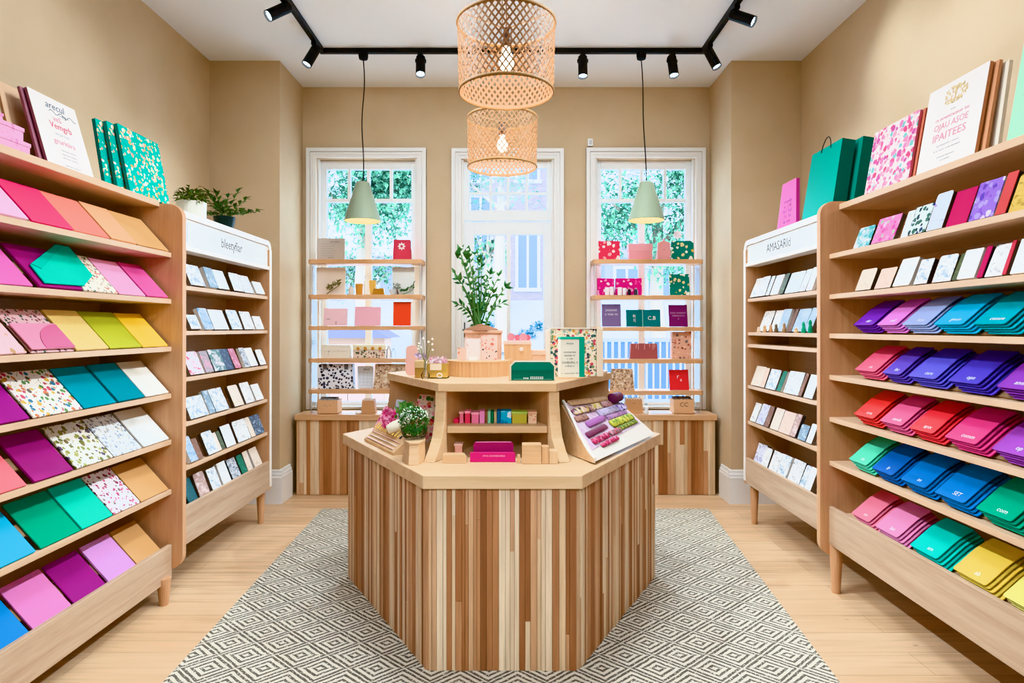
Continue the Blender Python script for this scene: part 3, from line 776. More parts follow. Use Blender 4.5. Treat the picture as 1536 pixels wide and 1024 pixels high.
standing(-1, 'greeting_card', PB('lowest'), 'card', zbB, xb - 0.012, [(281, 295, 'teal'), (296, 311, 'brownpink'), (317, 330, 'blue'), (332, 344, 'blank'), (346, 358, 'pattern'), (360, 368, 'green'), (369, 376, 'beige'), (379, 390, 'beige')], 68, 0.14, GB)
GD = 'greeting cards in the cabinet topped by the pink bag'
def PD(row): return f'far end, {row} row of the pink-bag-topped cabinet'
xd = 1.625 + 0.035
standing(1, 'greeting_card', PD('top'), 'card', ZD[0], xd, [(1129, 1140, 'white'), (1141, 1152, 'white'), (1153, 1158, 'leaf'), (1159, 1171, 'blank'), (1172, 1178, 'olive'), (1180, 1201, 'leaf'), (1202, 1211, 'white'), (1213, 1222, 'blank')], 70, 0.135, GD)
standing(1, 'greeting_card', PD('second'), 'card', ZD[1], xd + 0.03, [(1141, 1156, 'white'), (1158, 1170, 'blank'), (1171, 1183, 'landscape'), (1184, 1190, 'brown'), (1192, 1210, 'landscape'), (1212, 1222, 'landscape')], 70, 0.145, GD)
standing(1, 'greeting_card', PD('third'), 'card', ZD[2], xd, [(1130, 1144, 'beige'), (1145, 1151, 'peach'), (1152, 1167, 'blue'), (1168, 1174, 'green'), (1179, 1201, 'white'), (1202, 1207, 'brown'), (1209, 1222, 'blank')], 70, 0.135, GD)
standing(1, 'greeting_card', PD('fourth'), 'card', ZD[3], xd, [(1129, 1137, 'white'), (1138, 1149, 'lilac'), (1150, 1157, 'brown'), (1158, 1170, 'beige'), (1171, 1188, 'peach'), (1189, 1197, 'brownpink'), (1200, 1212, 'slate', .09), (1214, 1222, 'blank', .11)], 70, 0.135, GD)
standing(1, 'greeting_card', PD('lowest'), 'card', zbD, xd + 0.032, [(1134, 1141, 'lilac'), (1142, 1147, 'lilac'), (1148, 1157, 'white'), (1158, 1170, 'white'), (1171, 1185, 'blue'), (1186, 1203, 'white'), (1204, 1211, 'blue'), (1213, 1222, 'blank')], 70, 0.135, GD, 0.03)
GC = 'books and cards on the upper shelves of the envelope rack'
def PC(row): return f'far end, {row} shelf of the envelope rack'
xc = 1.625 + 0.045
standing(1, 'gift_book', PC('top'), 'book', ZC[0], xc, [(1284, 1308, 'tealphoto', .105), (1312, 1346, 'pinkfloral', .118), (1355, 1366, 'leaf', .12), (1367, 1394, 'leafy', .125), (1396, 1420, 'purpletop', .15), (1422, 1454, 'crimson', .145), (1460, 1498, 'purplefloral', .14), (1499, 1516, 'spine', .15), (1518, 1545, 'gold', .14), (1548, 1600, 'lilac', .14)], 70, 0.13, GC, 0.018)
standing(1, 'gift_book', PC('second'), 'book', ZC[1], xc, [(1288, 1311, 'beige', .105), (1316, 1340, 'peach', .095), (1345, 1371, 'blank', .13), (1376, 1396, 'blue', .11), (1404, 1432, 'blue', .11), (1433, 1441, 'olive', .11), (1443, 1470, 'blank', .115), (1471, 1480, 'crimson', .118), (1482, 1510, 'white', .118), (1511, 1518, 'red', .118), (1522, 1552, 'blank', .12)], 70, 0.12, GC, 0.02)
# little wooden pegs in front of the landscape cards
pegc = ['#E7C9A8', '#C99A66', '#B98A5C', '#6E5A40', '#A8845C', '#D8B080', '#3E9A70', '#2F8A5E']
pegn = ['cream', 'light tan', 'tan', 'dark brown', 'brown', 'honey', 'bright green', 'deep green']
for k, px in enumerate((1137, 1146, 1155, 1163, 1175, 1193, 1204, 1214)):
    d = 1.645 * F / (px - CX)
    h = (0.035, 0.045, 0.05, 0.055, 0.06, 0.03, 0.065, 0.075)[k]
    o = build('wooden_figure', MB().lathe([(0.012, 0), (0.013, h * 0.3), (0.008, h * 0.62), (0.010, h * 0.75), (0.006, h * 0.95), (0.0, h)], (1.65, d, ZD[1] + 0.0006), 10), paint(pegc[k], 0.6))
    tag(o, f'tiny {pegn[k]} figure, {ORD[k]} of the row before the landscape cards', 'figurine', 'tiny figures before the landscape cards')
# ================================================================== things on top of the racks
def board(name, lab, cat, M, w, h, t, mat, edge=None, group=None, parts=True, r=0.002):
    """a flat board, book or card; printed cover over a body"""
    if edge is None:
        o = build(name, MB().prism(rounded(-w / 2, w / 2, 0, h, r, 2), 0, t, 'xy'), mat, M=M)
        return tag(o, lab, cat, group)
    o = thing(name, lab, cat, M=M, group=group)
    build('board_body', MB().prism(rounded(-w / 2, w / 2, 0, h, r, 2), 0, t - 0.002, 'xy'), edge, o, M=M)
    build('cover', MB().prism(rounded(-w / 2, w / 2, 0.0004, h + 0.0006, r, 2), t - 0.0016, t, 'xy'), mat, o, M=M)
    return o
ZT = 1.9865
P_TEALF = floral('teal_floral', '#0FA08C', ['#F3E6B8', '#F4F0E4', '#E8B04A', '#EFA98C', '#F3E6B8'], 50, 0.40, '#0B7A6A')
P_PINKB = floral('pink_blossom', '#F4E0D8', ['#D9568C', '#E88BB0', '#C9406F', '#EFA3BC', '#7AA8A0', '#B04A86', '#E88BB0', '#D97AA8'], 36, 0.50, '#F1B9C4')
IVORY = paint('#F2E6DA', 0.55); MAUVE = paint('#9A6670', 0.6)
TAN = paint('#D9B48C', 0.6); TAN2 = paint('#C99268', 0.6); CREAM = paint('#EBDCC4', 0.6)
P_PINKBOX = printed('pink_printed_box', '#E9A9C6', '#B85A8C', 22, 0.62, 0.05)
def two_part_box(name, lab, cat, x0, x1, y0, y1, z0, h, mat, lidm, group=None, lid=0.4):
    t = thing(name, lab, cat, ((x0 + x1) / 2, (y0 + y1) / 2, z0), group)
    build('box_body', MB().box(x0 + 0.003, x1 - 0.003, y0 + 0.003, y1 - 0.003, z0, z0 + h * (1 - lid) + 0.004), mat, t)
    build('lid', MB().box(x0, x1, y0, y1, z0 + h * (1 - lid) + 0.0045, z0 + h), lidm, t, bevel=0.002)
    return t
two_part_box('gift_box', 'pink printed box at the bottom of the pile beside the white invitation board', 'box', -2.06, -1.795, 1.98, 2.34, ZT, 0.05, P_PINKBOX, P_PINKBOX, 'pink printed boxes')
two_part_box('gift_box', 'pink printed box in the middle of the pile beside the white invitation board', 'box', -2.06, -1.80, 1.98, 2.315, ZT + 0.0505, 0.05, P_PINKBOX, P_PINKBOX, 'pink printed boxes')
two_part_box('gift_box', 'small pink printed box topping the pile beside the white invitation board', 'box', -2.03, -1.84, 2.0, 2.27, ZT + 0.1012, 0.038, P_PINKBOX, P_PINKBOX, 'pink printed boxes')
def M_left(y, x, ang, lift=0.0): return lean_frame(-1, (x, y, ZT + lift), ang)
inv = board('invitation_board', 'white invitation board with dark script and red lettering on the card rack', 'board', M_left(2.605, -1.835, 74), 0.27, 0.325, 0.012, IVORY, MAUVE)
board('invitation_board', 'mauve board directly behind the white invitation board on the card rack', 'board', M_left(2.590, -1.854, 74.5), 0.27, 0.322, 0.010, MAUVE)
board('invitation_board', 'tan board at the very back of the white invitation pile on the card rack', 'board', M_left(2.565, -1.93, 77), 0.28, 0.33, 0.012, TAN, paint('#B99468', 0.6))
SLATE = paint('#4A5560', 0.6); RED = paint('#C8485C', 0.6); PINKI = paint('#D58A98', 0.6); GREYI = paint('#A8A09C', 0.6); GOLDI = paint('#CFA85C', 0.5)
Mi = M_left(2.605, -1.835, 74)
def line(o, M, body, x, y, size, mat, t, w=None, al='CENTER', sh=0.0): text(body, size, mat, o, M @ Matrix.Translation((x, y, t)), w=w, align=al, shear=sh)
def squiggle(o, M, pts, r, mat, t, name='drawing'):
    build(name, MB().tube([(p[0], p[1], t) for p in pts], r, 5), mat, o, M=M)
line(inv, Mi, 'arecul', 0.0, 0.288, 0.045, SLATE, 0.0124, sh=0.2); line(inv, Mi, '~rz~', 0.045, 0.258, 0.03, SLATE, 0.0124)
squiggle(inv, Mi, [(-0.04 + 0.012 * k, 0.262 + 0.008 * math.sin(k * 1.4)) for k in range(14)], 0.0016, SLATE, 0.0124)
line(inv, Mi, 'veS', -0.005, 0.232, 0.035, PINKI, 0.0124); line(inv, Mi, 'Vemgrb', 0.005, 0.2, 0.04, RED, 0.0124)
line(inv, Mi, 'vcarois', 0.0, 0.165, 0.022, GREYI, 0.0124, w=1.3); line(inv, Mi, 'gruritiirs', 0.0, 0.13, 0.032, PINKI, 0.0124, w=1.1)
for k, (w_, y_) in enumerate(((0.1, 0.095), (0.12, 0.078), (0.1, 0.062), (0.14, 0.03))): line(inv, Mi, 'mwnrasm mrlnaoe', 0.01, y_, 0.012, GREYI, 0.0124)
for k, nm in enumerate(('in front of the stack beside the potted plants', 'second in the stack beside the potted plants', 'last in the stack beside the potted plants')):
    board('gift_folder', f'teal floral folder {nm}', 'folder', M_left(3.10 - 0.045 * k, -1.80 - 0.028 * k, 79 + k), 0.34, 0.325 - 0.004 * k, 0.016, P_TEALF, paint('#0A7A6A', 0.6), 'teal floral folders')

# potted plants
def leaf_mat(name, c1, c2):
    if name in MATS: return MATS[name]
    t = NT(name); g = t.n('NewGeometry')
    t.l(t.ramp(g.outputs['Random Per Island'], [(0.0, hx(c1)), (1.0, hx(c2))]), t.b.inputs['Base Color'])
    t.b.inputs['Roughness'].default_value = 0.6; t.b.inputs['Specular IOR Level'].default_value = 0.12
    MATS[name] = t.m; return t.m
LEAF1 = leaf_mat('herb_leaf', '#3E5A1E', '#7C8C3C'); LEAF2 = leaf_mat('glossy_leaf', '#24421C', '#5E7A36'); LEAF3 = leaf_mat('tall_leaf', '#2A4F26', '#587C40')
STEMM = paint('#5E7A3C', 0.6)
SOIL = paint('#4A3424', 0.9)
def bushy(r, c, n, spread, height, ll, lw, droop=0.3, zmin=0.0):
    m = MB()
    for _ in range(n):
        a = r.uniform(0, 6.283); rr = spread * math.sqrt(r.random()); h = height * r.uniform(0.1, 1.0) * (1 - 0.45 * (rr / spread) ** 2)
        d = (math.cos(a) * r.uniform(0.5, 1.1), math.sin(a) * r.uniform(0.5, 1.1), r.uniform(-0.2, 0.8))
        m.leaf((c[0] + rr * math.cos(a) * 0.7, c[1] + rr * math.sin(a) * 0.7, c[2] + zmin + h), d, ll * r.uniform(0.7, 1.2), lw * r.uniform(0.7, 1.2), droop=droop)
    return m
rp = random.Random(5)
t = thing('potted_plant', 'bushy green plant in a white cylindrical pot on the card cabinet', 'plant', (-1.80, 3.52, 1.9555))
build('pot', MB().lathe([(0.066, 0), (0.074, 0.005), (0.078, 0.1), (0.072, 0.1), (0.068, 0.08)], (-1.80, 3.52, 1.9555), 28), paint('#E9E3D2', 0.45), t, smooth=False)
build('soil', MB().lathe([(0.0699, 0.076), (0.0, 0.084)], (-1.80, 3.52, 1.9555), 20), SOIL, t)
build('foliage', bushy(rp, (-1.80, 3.52, 2.04), 200, 0.105, 0.10, 0.042, 0.02), LEAF1, t)
t = thing('potted_plant', 'spreading leafy plant in a dark tapered pot on the card cabinet', 'plant', (-1.79, 3.90, 1.9555))
build('pot', MB().lathe([(0.042, 0), (0.05, 0.004), (0.066, 0.085), (0.06, 0.085), (0.056, 0.07)], (-1.79, 3.90, 1.9555), 24), paint('#20302A', 0.4), t)
build('soil', MB().lathe([(0.0585, 0.068), (0.0, 0.074)], (-1.79, 3.90, 1.9555), 20), SOIL, t)
m = MB(); st = MB()
for k in range(16):
    a = k * 2.4; L = rp.uniform(0.14, 0.25); el = rp.uniform(0.25, 1.2)
    c0 = Vector((-1.79, 3.90, 2.03)); d = Vector((math.cos(a) * math.cos(el), math.sin(a) * math.cos(el), math.sin(el)))
    path = [c0 + d * L * s_ + Vector((0, 0, -0.10 * s_ * s_ * (1 - el / 1.6))) for s_ in (0, .25, .5, .75, 1)]
    st.tube(path, 0.0018, 5)
    for s_ in range(1, 5):
        for sg in (-1, 1):
            sd = d.cross(Vector((0, 0, 1))) * sg + d * 0.7 + Vector((0, 0, 0.2))
            m.leaf(path[s_], sd, rp.uniform(0.045, 0.065), rp.uniform(0.02, 0.028), droop=0.35)
    m.leaf(path[4], d, 0.06, 0.026)
build('stem', st, STEMM, t); build('foliage', m, LEAF2, t)

# bags and boards over the envelope rack side
def paper_bag(name, lab, M, w, h, d, mat, dark, top_w=None, handles=None, group=None):
    tw = top_w or w
    o = thing(name, lab, 'bag', M=M, group=group)
    m = MB()
    pts = [(-w / 2, 0), (w / 2, 0), (tw / 2, h), (-tw / 2, h)]
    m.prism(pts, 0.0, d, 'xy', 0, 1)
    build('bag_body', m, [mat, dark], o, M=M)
    if handles:
        for sgn, zc in ((1, d + 0.002), (-1, -0.002)):
            path = [(-tw * 0.16 + tw * 0.32 * k / 10, h - 0.02 + 0.075 * math.sin(math.pi * k / 10) ** 0.6, zc) for k in range(11)]
            build('handle', MB().tube(path, 0.0028, 6), handles, o, M=M)
    return o
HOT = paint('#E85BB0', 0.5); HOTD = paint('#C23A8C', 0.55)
Mb = lean_frame(1, (1.735, 3.92, 1.9562), 86)
o = paper_bag('gift_bag', 'small hot pink paper bag with dark scribbled writing on top of the cabinet', Mb, 0.28, 0.31, 0.022, HOT, HOTD, 0.19)
for k, (s_, y_) in enumerate((('rseib', 0.15), ('v. r8', 0.125), ('IU 5d', 0.10), ('.!o Ia', 0.075), ('a oa', 0.05))): line(o, Mb, s_, 0.0, y_ * 1.25, 0.034, paint('#5E1450', 0.6), 0.0224, w=1.7)
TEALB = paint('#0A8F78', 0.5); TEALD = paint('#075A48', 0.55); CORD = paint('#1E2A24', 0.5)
for k, nm in enumerate(('large teal paper gift bag with dark cord handles, front of the teal pair', 'teal paper gift bag directly behind the front teal bag with handles')):
    Mk = lean_frame(1, (1.742 + 0.09 * k, 3.45 - 0.035 * k, 1.9562), 81)
    o = paper_bag('gift_bag', nm, Mk, 0.34, 0.385, 0.07, TEALB if k == 0 else paint('#087A64', 0.5), TEALD, 0.33, CORD if k == 0 else None)
Mk = lean_frame(1, (1.722, 3.55, 1.9562), 84)
o = board('price_card', 'light teal label card standing against the foot of the teal gift bag', 'card', Mk, 0.16, 0.06, 0.004, paint('#3FB0A4', 0.5), paint('#2F9488', 0.5))
build('printed_line', MB().box(-0.07, 0.07, 0.040, 0.046, 0.004, 0.0046), paint('#D9EDE8', 0.5), o, M=Mk)
def M_right(y, x, ang): return lean_frame(1, (x, y, ZT), ang)
board('gift_folder', 'cream folder covered in pink blossoms between teal bag and white invitation', 'folder', M_right(2.90, 1.735, 80), 0.34, 0.32, 0.012, P_PINKB, paint('#D97A8C', 0.6))
board('gift_folder', 'terracotta board directly behind the pink blossom folder', 'folder', M_right(2.885, 1.752, 80.5), 0.34, 0.322, 0.011, paint('#C4745A', 0.6))
board('gift_folder', 'light pink folder at the back of the pink blossom pile', 'folder', M_right(2.905, 1.77, 81), 0.345, 0.318, 0.010, paint('#EBA6B8', 0.6))
Mi = M_right(2.505, 1.735, 80)
inv = board('invitation_board', 'tall white invitation board with gold wreath and faint pink lettering', 'board', Mi, 0.335, 0.365, 0.014, IVORY, TAN2)
board('invitation_board', 'tan wooden board directly behind the white wreath invitation', 'board', M_right(2.485, 1.757, 80.5), 0.335, 0.362, 0.012, TAN2)
board('invitation_board', 'cream board at the back of the wreath invitation pile', 'board', M_right(2.465, 1.79, 82), 0.335, 0.35, 0.014, CREAM)
wr = random.Random(11); m = MB()
for k in range(120):
    a = wr.uniform(0, 6.283); rr = 0.05 * math.sqrt(wr.random())
    m.leaf((0.0 + rr * math.cos(a) * 1.15, 0.305 + rr * math.sin(a) * 0.8, 0.0144), (math.cos(a * 3), math.sin(a * 3), 0), 0.016, 0.006, up=Vector((0, 0, 1)), droop=0.0)
build('wreath_print', m, paint('#D9BE82', 0.5), inv, M=Mi)
line(inv, Mi, 'scxes', 0, 0.245, 0.014, GREYI, 0.0145); line(inv, Mi, 'ce mrwtniraceoer bts', 0, 0.22, 0.02, PINKI, 0.0145, w=1.1); line(inv, Mi, 'OJAU ASOE', 0, 0.185, 0.038, PINKI, 0.0145)
line(inv, Mi, 'IPAITEES', 0, 0.14, 0.045, PINKI, 0.0145, w=1.15); line(inv, Mi, 'ca mrasnvers mnoes', 0, 0.105, 0.016, GREYI, 0.0145); line(inv, Mi, 'm nr wrnes orwa mnreaed', 0, 0.085, 0.014, GREYI, 0.0145)
line(inv, Mi, 'mrmnsmrwarnoem', 0, 0.055, 0.013, GREYI, 0.0145); line(inv, Mi, 'arnsewmrn', 0, 0.04, 0.013, GREYI, 0.0145)
o = board('gift_folder', 'pale mint green folder with leafy sprigs at the near end of the envelope rack', 'folder', M_right(2.02, 1.735, 80), 0.31, 0.36, 0.02, printed('mint_sprig', '#B4E0B8', '#7FAE86', 16, 0.66, 0.04), paint('#7FA884', 0.6))

# ================================================================== the slatted island
H0 = [(-0.334, 2.45), (0.26, 2.45), (0.779, 3.39), (0.26, 4.33), (-0.334, 4.33), (-0.891, 3.39)]
CN = (-0.056, 3.39)
def off(poly, dd, c=CN):
    out = []; n = len(poly)
    for i in range(n):
        p0, p1, p2 = Vector(poly[i - 1]), Vector(poly[i]), Vector(poly[(i + 1) % n])
        e1, e2 = (p1 - p0).normalized(), (p2 - p1).normalized()
        n1, n2 = Vector((e1.y, -e1.x)), Vector((e2.y, -e2.x))
        b_ = (n1 + n2).normalized(); out.append(tuple(p1 + b_ * (dd / b_.dot(n1))))
    return out
isl = thing('display_island', 'large six-sided island clad in striped wooden slats on the woven rug', 'display island', (CN[0], CN[1], 0.0095))
build('plinth_body', MB().prism(off(H0, -0.013), 0.0105, 0.724, 'xy'), paint('#7A5430', 0.6), isl)
ri = random.Random(21)
for i in range(6):
    p0, p1 = off(H0, -0.013)[i], off(H0, -0.013)[(i + 1) % 6]
    if i in (5, 0, 1, 2, 4): build('slat_cladding', clad(p0, p1, 0.0105, 0.7245, ri, 0.010, 0.028, 0.014, 0.22), SLAT, isl)
build('worktop', MB().prism(off(H0, 0.022), 0.7255, 0.780, 'xy'), COUNTER, isl, bevel=0.004)
# raised display of compartments on the worktop
U = [(-0.316, 2.75), (0.187, 2.75), (0.525, 3.40), (0.187, 4.02), (-0.316, 4.02), (-0.66, 3.38)]
UC = (-0.065, 3.385)
disp = thing('countertop_display', 'raised pale wood display with open compartments on the slatted island', 'display stand', (UC[0], UC[1], 0.7815))
Z0, Z1 = 0.7815, 1.072
build('display_top', MB().prism(off(U, 0.012, UC), Z1, 1.110, 'xy'), COUNTER, disp, bevel=0.003)
core = [tuple(Vector(UC) + (Vector(p) - Vector(UC)) * 0.45) for p in U]
build('core_panel', MB().prism(core, Z0, Z1 - 0.0005, 'xy'), COREW, disp)
flare = {0: 0.10, 1: 0.10, 2: 0.11, 5: 0.09, 3: 0.0, 4: 0.0}
for i, p in enumerate(U):
    v = Vector(p) - Vector(UC); L = v.length; v.normalize(); th = 0.008 if i in (0, 1) else 0.012
    M = frame((p[0], p[1], 0), (v.x, v.y, 0), (0, 0, 1), (v.y, -v.x, 0)); f = flare[i]
    pts = [(-L * 0.56, Z0), (f, Z0), (f * 0.62, Z0 + 0.04), (f * 0.28, Z0 + 0.09), (f * 0.08, Z0 + 0.16), (-0.004, Z0 + 0.24), (-0.004, Z1 - 0.0005), (-L * 0.56, Z1 - 0.0005)]
    build('upright', MB().prism(pts, -th, th, 'xy', 0, 1, M=M), [COREW, COUNTER], disp)
    if i in (0, 1): build('front_post', MB().prism([(-0.022, Z0)] + pts[1:7] + [(-0.022, Z1 - 0.0005)], -0.025, 0.025, 'xy', 0, 0, M=M @ Matrix.Translation((0.0008, 0, 0))), [COUNTER], disp, bevel=0.002)
build('middle_shelf', MB().box(-0.285, 0.155, 2.765, 3.06, 0.888, 0.918), COUNTER, disp)
for i in (2, 3, 4):
    p0, p1 = Vector(U[i]), Vector(U[(i + 1) % 6]); e = (p1 - p0).normalized(); nn = Vector((e.y, -e.x))
    q = [p0, p1, p1 - nn * 0.015, p0 - nn * 0.015]
    build('rear_panel', MB().prism([tuple(a) for a in q], Z0, Z1 - 0.0005, 'xy'), COREW, disp)

# ---- things on the display top (z = 1.110)
ZU = 1.1106
WB = wood('box_maple', '#DDB98C', '#C69D6C', 'x', 0.5, 1.2); WV = wood('box_maple_upright', '#D9B080', '#BD9060', 'z', 0.5, 1.4)
BRASS = paint('#D9B45E', 0.3, 'brass', 0.85); BRASS2 = paint('#C9A054', 0.35, 'brass_dark', 0.85)
P_BLUSH = floral('blush_sprig', '#EBC9B4', ['#B9573F', '#D9907A', '#5A4A40', '#EBC9B4', '#EBC9B4', '#E0A890'], 60, 0.42)
d0 = 3.30
# curved fluted tray
t = thing('fluted_tray', 'half-round fluted wooden tray holding blush cards on the raised display', 'tray', (X(720, 3.1), 3.15, ZU))
cxT, cyT = -0.168, 3.22
arc = [(cxT + 0.165 * math.cos(a), cyT + 0.17 * math.sin(a)) for a in [math.pi + math.pi * k / 48 for k in range(49)]]
fl = []
for k, (x, y) in enumerate(arc):
    g = 1.0 if k % 2 else 0.975
    fl.append((cxT + (x - cxT) * g, cyT + (y - cyT) * g))
build('fluted_front', MB().prism(fl + [(cxT + 0.15, cyT + 0.01), (cxT - 0.15, cyT + 0.01)], ZU, ZU + 0.072, 'xy'), WV, t)
build('tray_rim', MB().prism(arc + [(cxT + 0.165, cyT + 0.012), (cxT - 0.165, cyT + 0.012)], ZU + 0.0722, ZU + 0.078, 'xy'), COUNTER, t)
zt = ZU + 0.0785
def card_front(name, lab, px0, px1, py0, py1, d, mat, t=0.006, lean=84, cat='card', edge=None, zb=None, group=None, yaw=0, r=0.003):
    """a card standing facing the shop; given by the pixels it covers at depth d"""
    x0, x1 = X(px0, d), X(px1, d); zb = Z(py1, d) if zb is None else zb; h = (Z(py0, d) - zb) / math.sin(math.radians(lean))
    M = Matrix.Translation(((x0 + x1) / 2, d + t, zb)) @ Matrix.Rotation(math.radians(yaw), 4, 'Z') @ lean_frame(0, (0, 0, 0), lean)
    o = board(name, lab, cat, M, x1 - x0, h, t, mat, edge, group, r=r)
    return o, M, x1 - x0, h
card_front('standing_card', 'blush card printed with red flowers, tallest of the cards in the fluted tray', 722, 746, 503, 553, 3.155, P_BLUSH, 0.008, edge=TAN, zb=zt)
card_front('standing_card', 'pale grey blush card beside the red-flowered card in the fluted tray', 698, 721, 508, 553, 3.165, printed('blush_grey', '#E9D9CE', '#C9A898', 24, 0.62, 0.05), 0.008, edge=TAN, zb=zt)
card_front('standing_card', 'short peach card with orange sprig at the end of the fluted tray', 686, 699, 522, 553, 3.125, floral('peach_sprig', '#EBC4A8', ['#D98A5C', '#EBC4A8', '#C9764A'], 30, 0.42), 0.006, edge=TAN, zb=zt)
card_front('standing_card', 'small clear-white card with black marks lying in front in the fluted tray', 703, 716, 535, 553, 3.105, printed('white_marks', '#EEE6DC', '#4A4038', 30, 0.64, 0.03), 0.004, edge=CREAM, zb=zt)
# planter box with tall plant
t = thing('planter_plant', 'tall leafy plant with white buds in a pinkish wooden planter on the raised display', 'plant', (X(722, 3.42), 3.42, ZU))
px0, px1 = X(697, 3.36), X(752, 3.36); zt2 = Z(500, 3.36)
build('planter_box', MB().box(px0, px1, 3.36, 3.52, ZU, zt2), wood('pink_wood', '#E3BFA4', '#D2A88A', 'z', 0.55), t, bevel=0.003)
build('planter_rim', MB().box(px0 - 0.004, px1 + 0.006, 3.352, 3.527, zt2 + 0.0004, zt2 + 0.016), wood('pink_wood_rim', '#DDB596', '#C89C7C', 'x', 0.55), t, bevel=0.002)
build('soil_mound', MB().lathe([(0.10, 0), (0.08, 0.012), (0.045, 0.024), (0.02, 0.034), (0, 0.036)], (X(722, 3.44), 3.44, zt2 + 0.0165), 20), paint('#7A5236', 0.9), t)
rz = random.Random(9); st = MB(); lf = MB(); bd = MB()
base = Vector((X(722, 3.44), 3.44, zt2 + 0.03))
tips = [(690, 378, 0.0), (705, 395, .03), (722, 400, -.03), (735, 412, .02), (748, 415, 0.04), (758, 432, -.03), (688, 420, .04), (684, 412, -.02), (716, 385, .05), (740, 440, -.05), (700, 440, .05), (689, 457, 0.0), (730, 425, 0.06), (710, 412, -.06), (752, 455, .05), (696, 400, -.04)]
for (px, py, dy) in tips:
    tip = at(px, py, 3.44 + dy * 1.4); tip.y = 3.44 + dy
    mid = base.lerp(tip, 0.5) + Vector((0, 0, 0.05)); b0 = base + Vector((rz.uniform(-.03, .03), rz.uniform(-.02, .02), -0.01))
    path = [b0 * (1 - s_) ** 2 + mid * 2 * s_ * (1 - s_) + tip * s_ ** 2 for s_ in [k / 8 for k in range(9)]]
    st.tube(path, [0.0065 - 0.0045 * k / 8 for k in range(9)], 6)
    dirn = (path[-1] - path[-3]).normalized()
    for k in range(2 if py < 430 else 1, 9):
        for sg in (-1, 1):
            if rz.random() < 0.42: continue
            sd = Vector((dirn.z * sg, 0.25 * rz.uniform(-1, 1), -dirn.x * sg)) * 0.8 + dirn * 0.8
            lf.leaf(path[k], sd, rz.uniform(0.030, 0.052) * (0.7 + 0.3 * k / 8), rz.uniform(0.011, 0.018), up=Vector((0, -1, 0.3)), droop=0.1)
    lf.leaf(path[-1], dirn, 0.05, 0.018, up=Vector((0, -1, 0.2)), droop=0.05)
for (px, py, L, w) in ((700, 382, .085, .055), (686, 380, .07, .035), (719, 386, .05, .04), (689, 415, .06, .03)):
    p = at(px, py, 3.43); lf.leaf(p - Vector((0, 0, .03)), (0.15, -0.3, 0.9), L, w, up=Vector((0, -1, 0)), droop=0.1)
for k in range(46):
    p = at(rz.uniform(690, 740), rz.uniform(368, 440), 3.42 + rz.uniform(-.03, .06)); bd.lathe([(0.0, -0.007), (0.006, 0), (0.0, 0.008)], tuple(p), 6)
build('stem', st, leaf_mat('zz_stem', '#4A6A38', '#5E7E46'), t); build('foliage', lf, LEAF3, t); build('blossoms', bd, paint('#EFEDE0', 0.6), t)
# brass and kraft boxes
t = thing('brass_box', 'large open brass box full of pink blossoms at the corner of the raised display', 'box', (X(655, 3.02), 3.02, ZU))
bx0, bx1 = X(640, 2.98), X(671, 2.98); bz1 = Z(545, 2.98)
m = MB(); m.box(bx0, bx1, 2.98, 2.986, ZU, bz1); m.box(bx0, bx1, 3.08, 3.086, ZU, bz1); m.box(bx0, bx0 + 0.006, 2.986, 3.08, ZU, bz1); m.box(bx1 - 0.006, bx1, 2.986, 3.08, ZU, bz1); m.box(bx0, bx1, 2.98, 3.086, ZU, ZU + 0.005)
build('box_wall', m, BRASS, t)
build('label_frame', MB().box(X(645, 2.975), X(662, 2.975), 2.976, 2.9795, Z(555, 2.975), Z(546, 2.975)), paint('#E9D6B8', 0.4), t)
build('round_knob', MB().tube([(X(659, 2.97) + 0.012 * math.cos(a), 2.977, Z(563, 2.97) + 0.010 * math.sin(a)) for a in [k * 0.63 for k in range(11)]], 0.0025, 6), paint('#F4EEE4', 0.35), t)
def blossoms(r, n, x0, x1, y0, y1, z0, z1, s):
    m = MB()
    for _ in range(n):
        c = Vector((r.uniform(x0, x1), r.uniform(y0, y1), r.uniform(z0, z1)))
        for k in range(5):
            a = k * 1.2566 + r.random(); m.leaf(c, (math.cos(a), -0.5, math.sin(a)), s, s * 0.8, up=Vector((0, -1, 0.1)), droop=0.1)
    return m
FL1 = leaf_mat('pale_petals', '#D99AA8', '#F4ECEA'); FL2 = leaf_mat('magenta_petals', '#C2245F', '#EFA3C0'); FL3 = leaf_mat('lilac_petals', '#9A7AA8', '#EBDDE6')
build('blossoms', blossoms(random.Random(4), 40, bx0 + 0.015, bx1 - 0.015, 2.995, 3.07, bz1 - 0.012, bz1 + 0.022, 0.016), FL1, t)
t = thing('brass_box', 'small narrow brass box beside the large brass box on the raised display', 'box', (X(629, 3.0), 3.05, ZU))
bx0, bx1 = X(622, 3.02), X(637, 3.02)
build('box_wall', MB().box(bx0, bx1, 3.02, 3.10, ZU, Z(552, 3.02)), BRASS2, t, bevel=0.002)
build('lid', MB().box(bx0 - 0.001, bx1 + 0.001, 3.018, 3.102, Z(552, 3.02) + 0.0005, Z(541, 3.02)), paint('#E6C88C', 0.35, 'brass_light', 0.7), t, bevel=0.002)
build('blossoms', blossoms(random.Random(6), 12, bx0, bx1, 3.04, 3.09, Z(541, 3.02) + 0.01, Z(541, 3.02) + 0.03, 0.014), FL3, t)
card_front('standing_tag', 'tall dusty pink tag standing behind the small brass box', 608, 626, 518, 562, 3.17, paint('#D9A894', 0.55), 0.006, edge=TAN, zb=ZU, lean=87, cat='tag', r=0.02)
t = thing('bud_vase', 'tiny clear glass vase of dried white sprigs before the brass boxes', 'vase', (X(638, 2.955), 2.955, ZU))
vx, vy = X(638, 2.955), 2.955
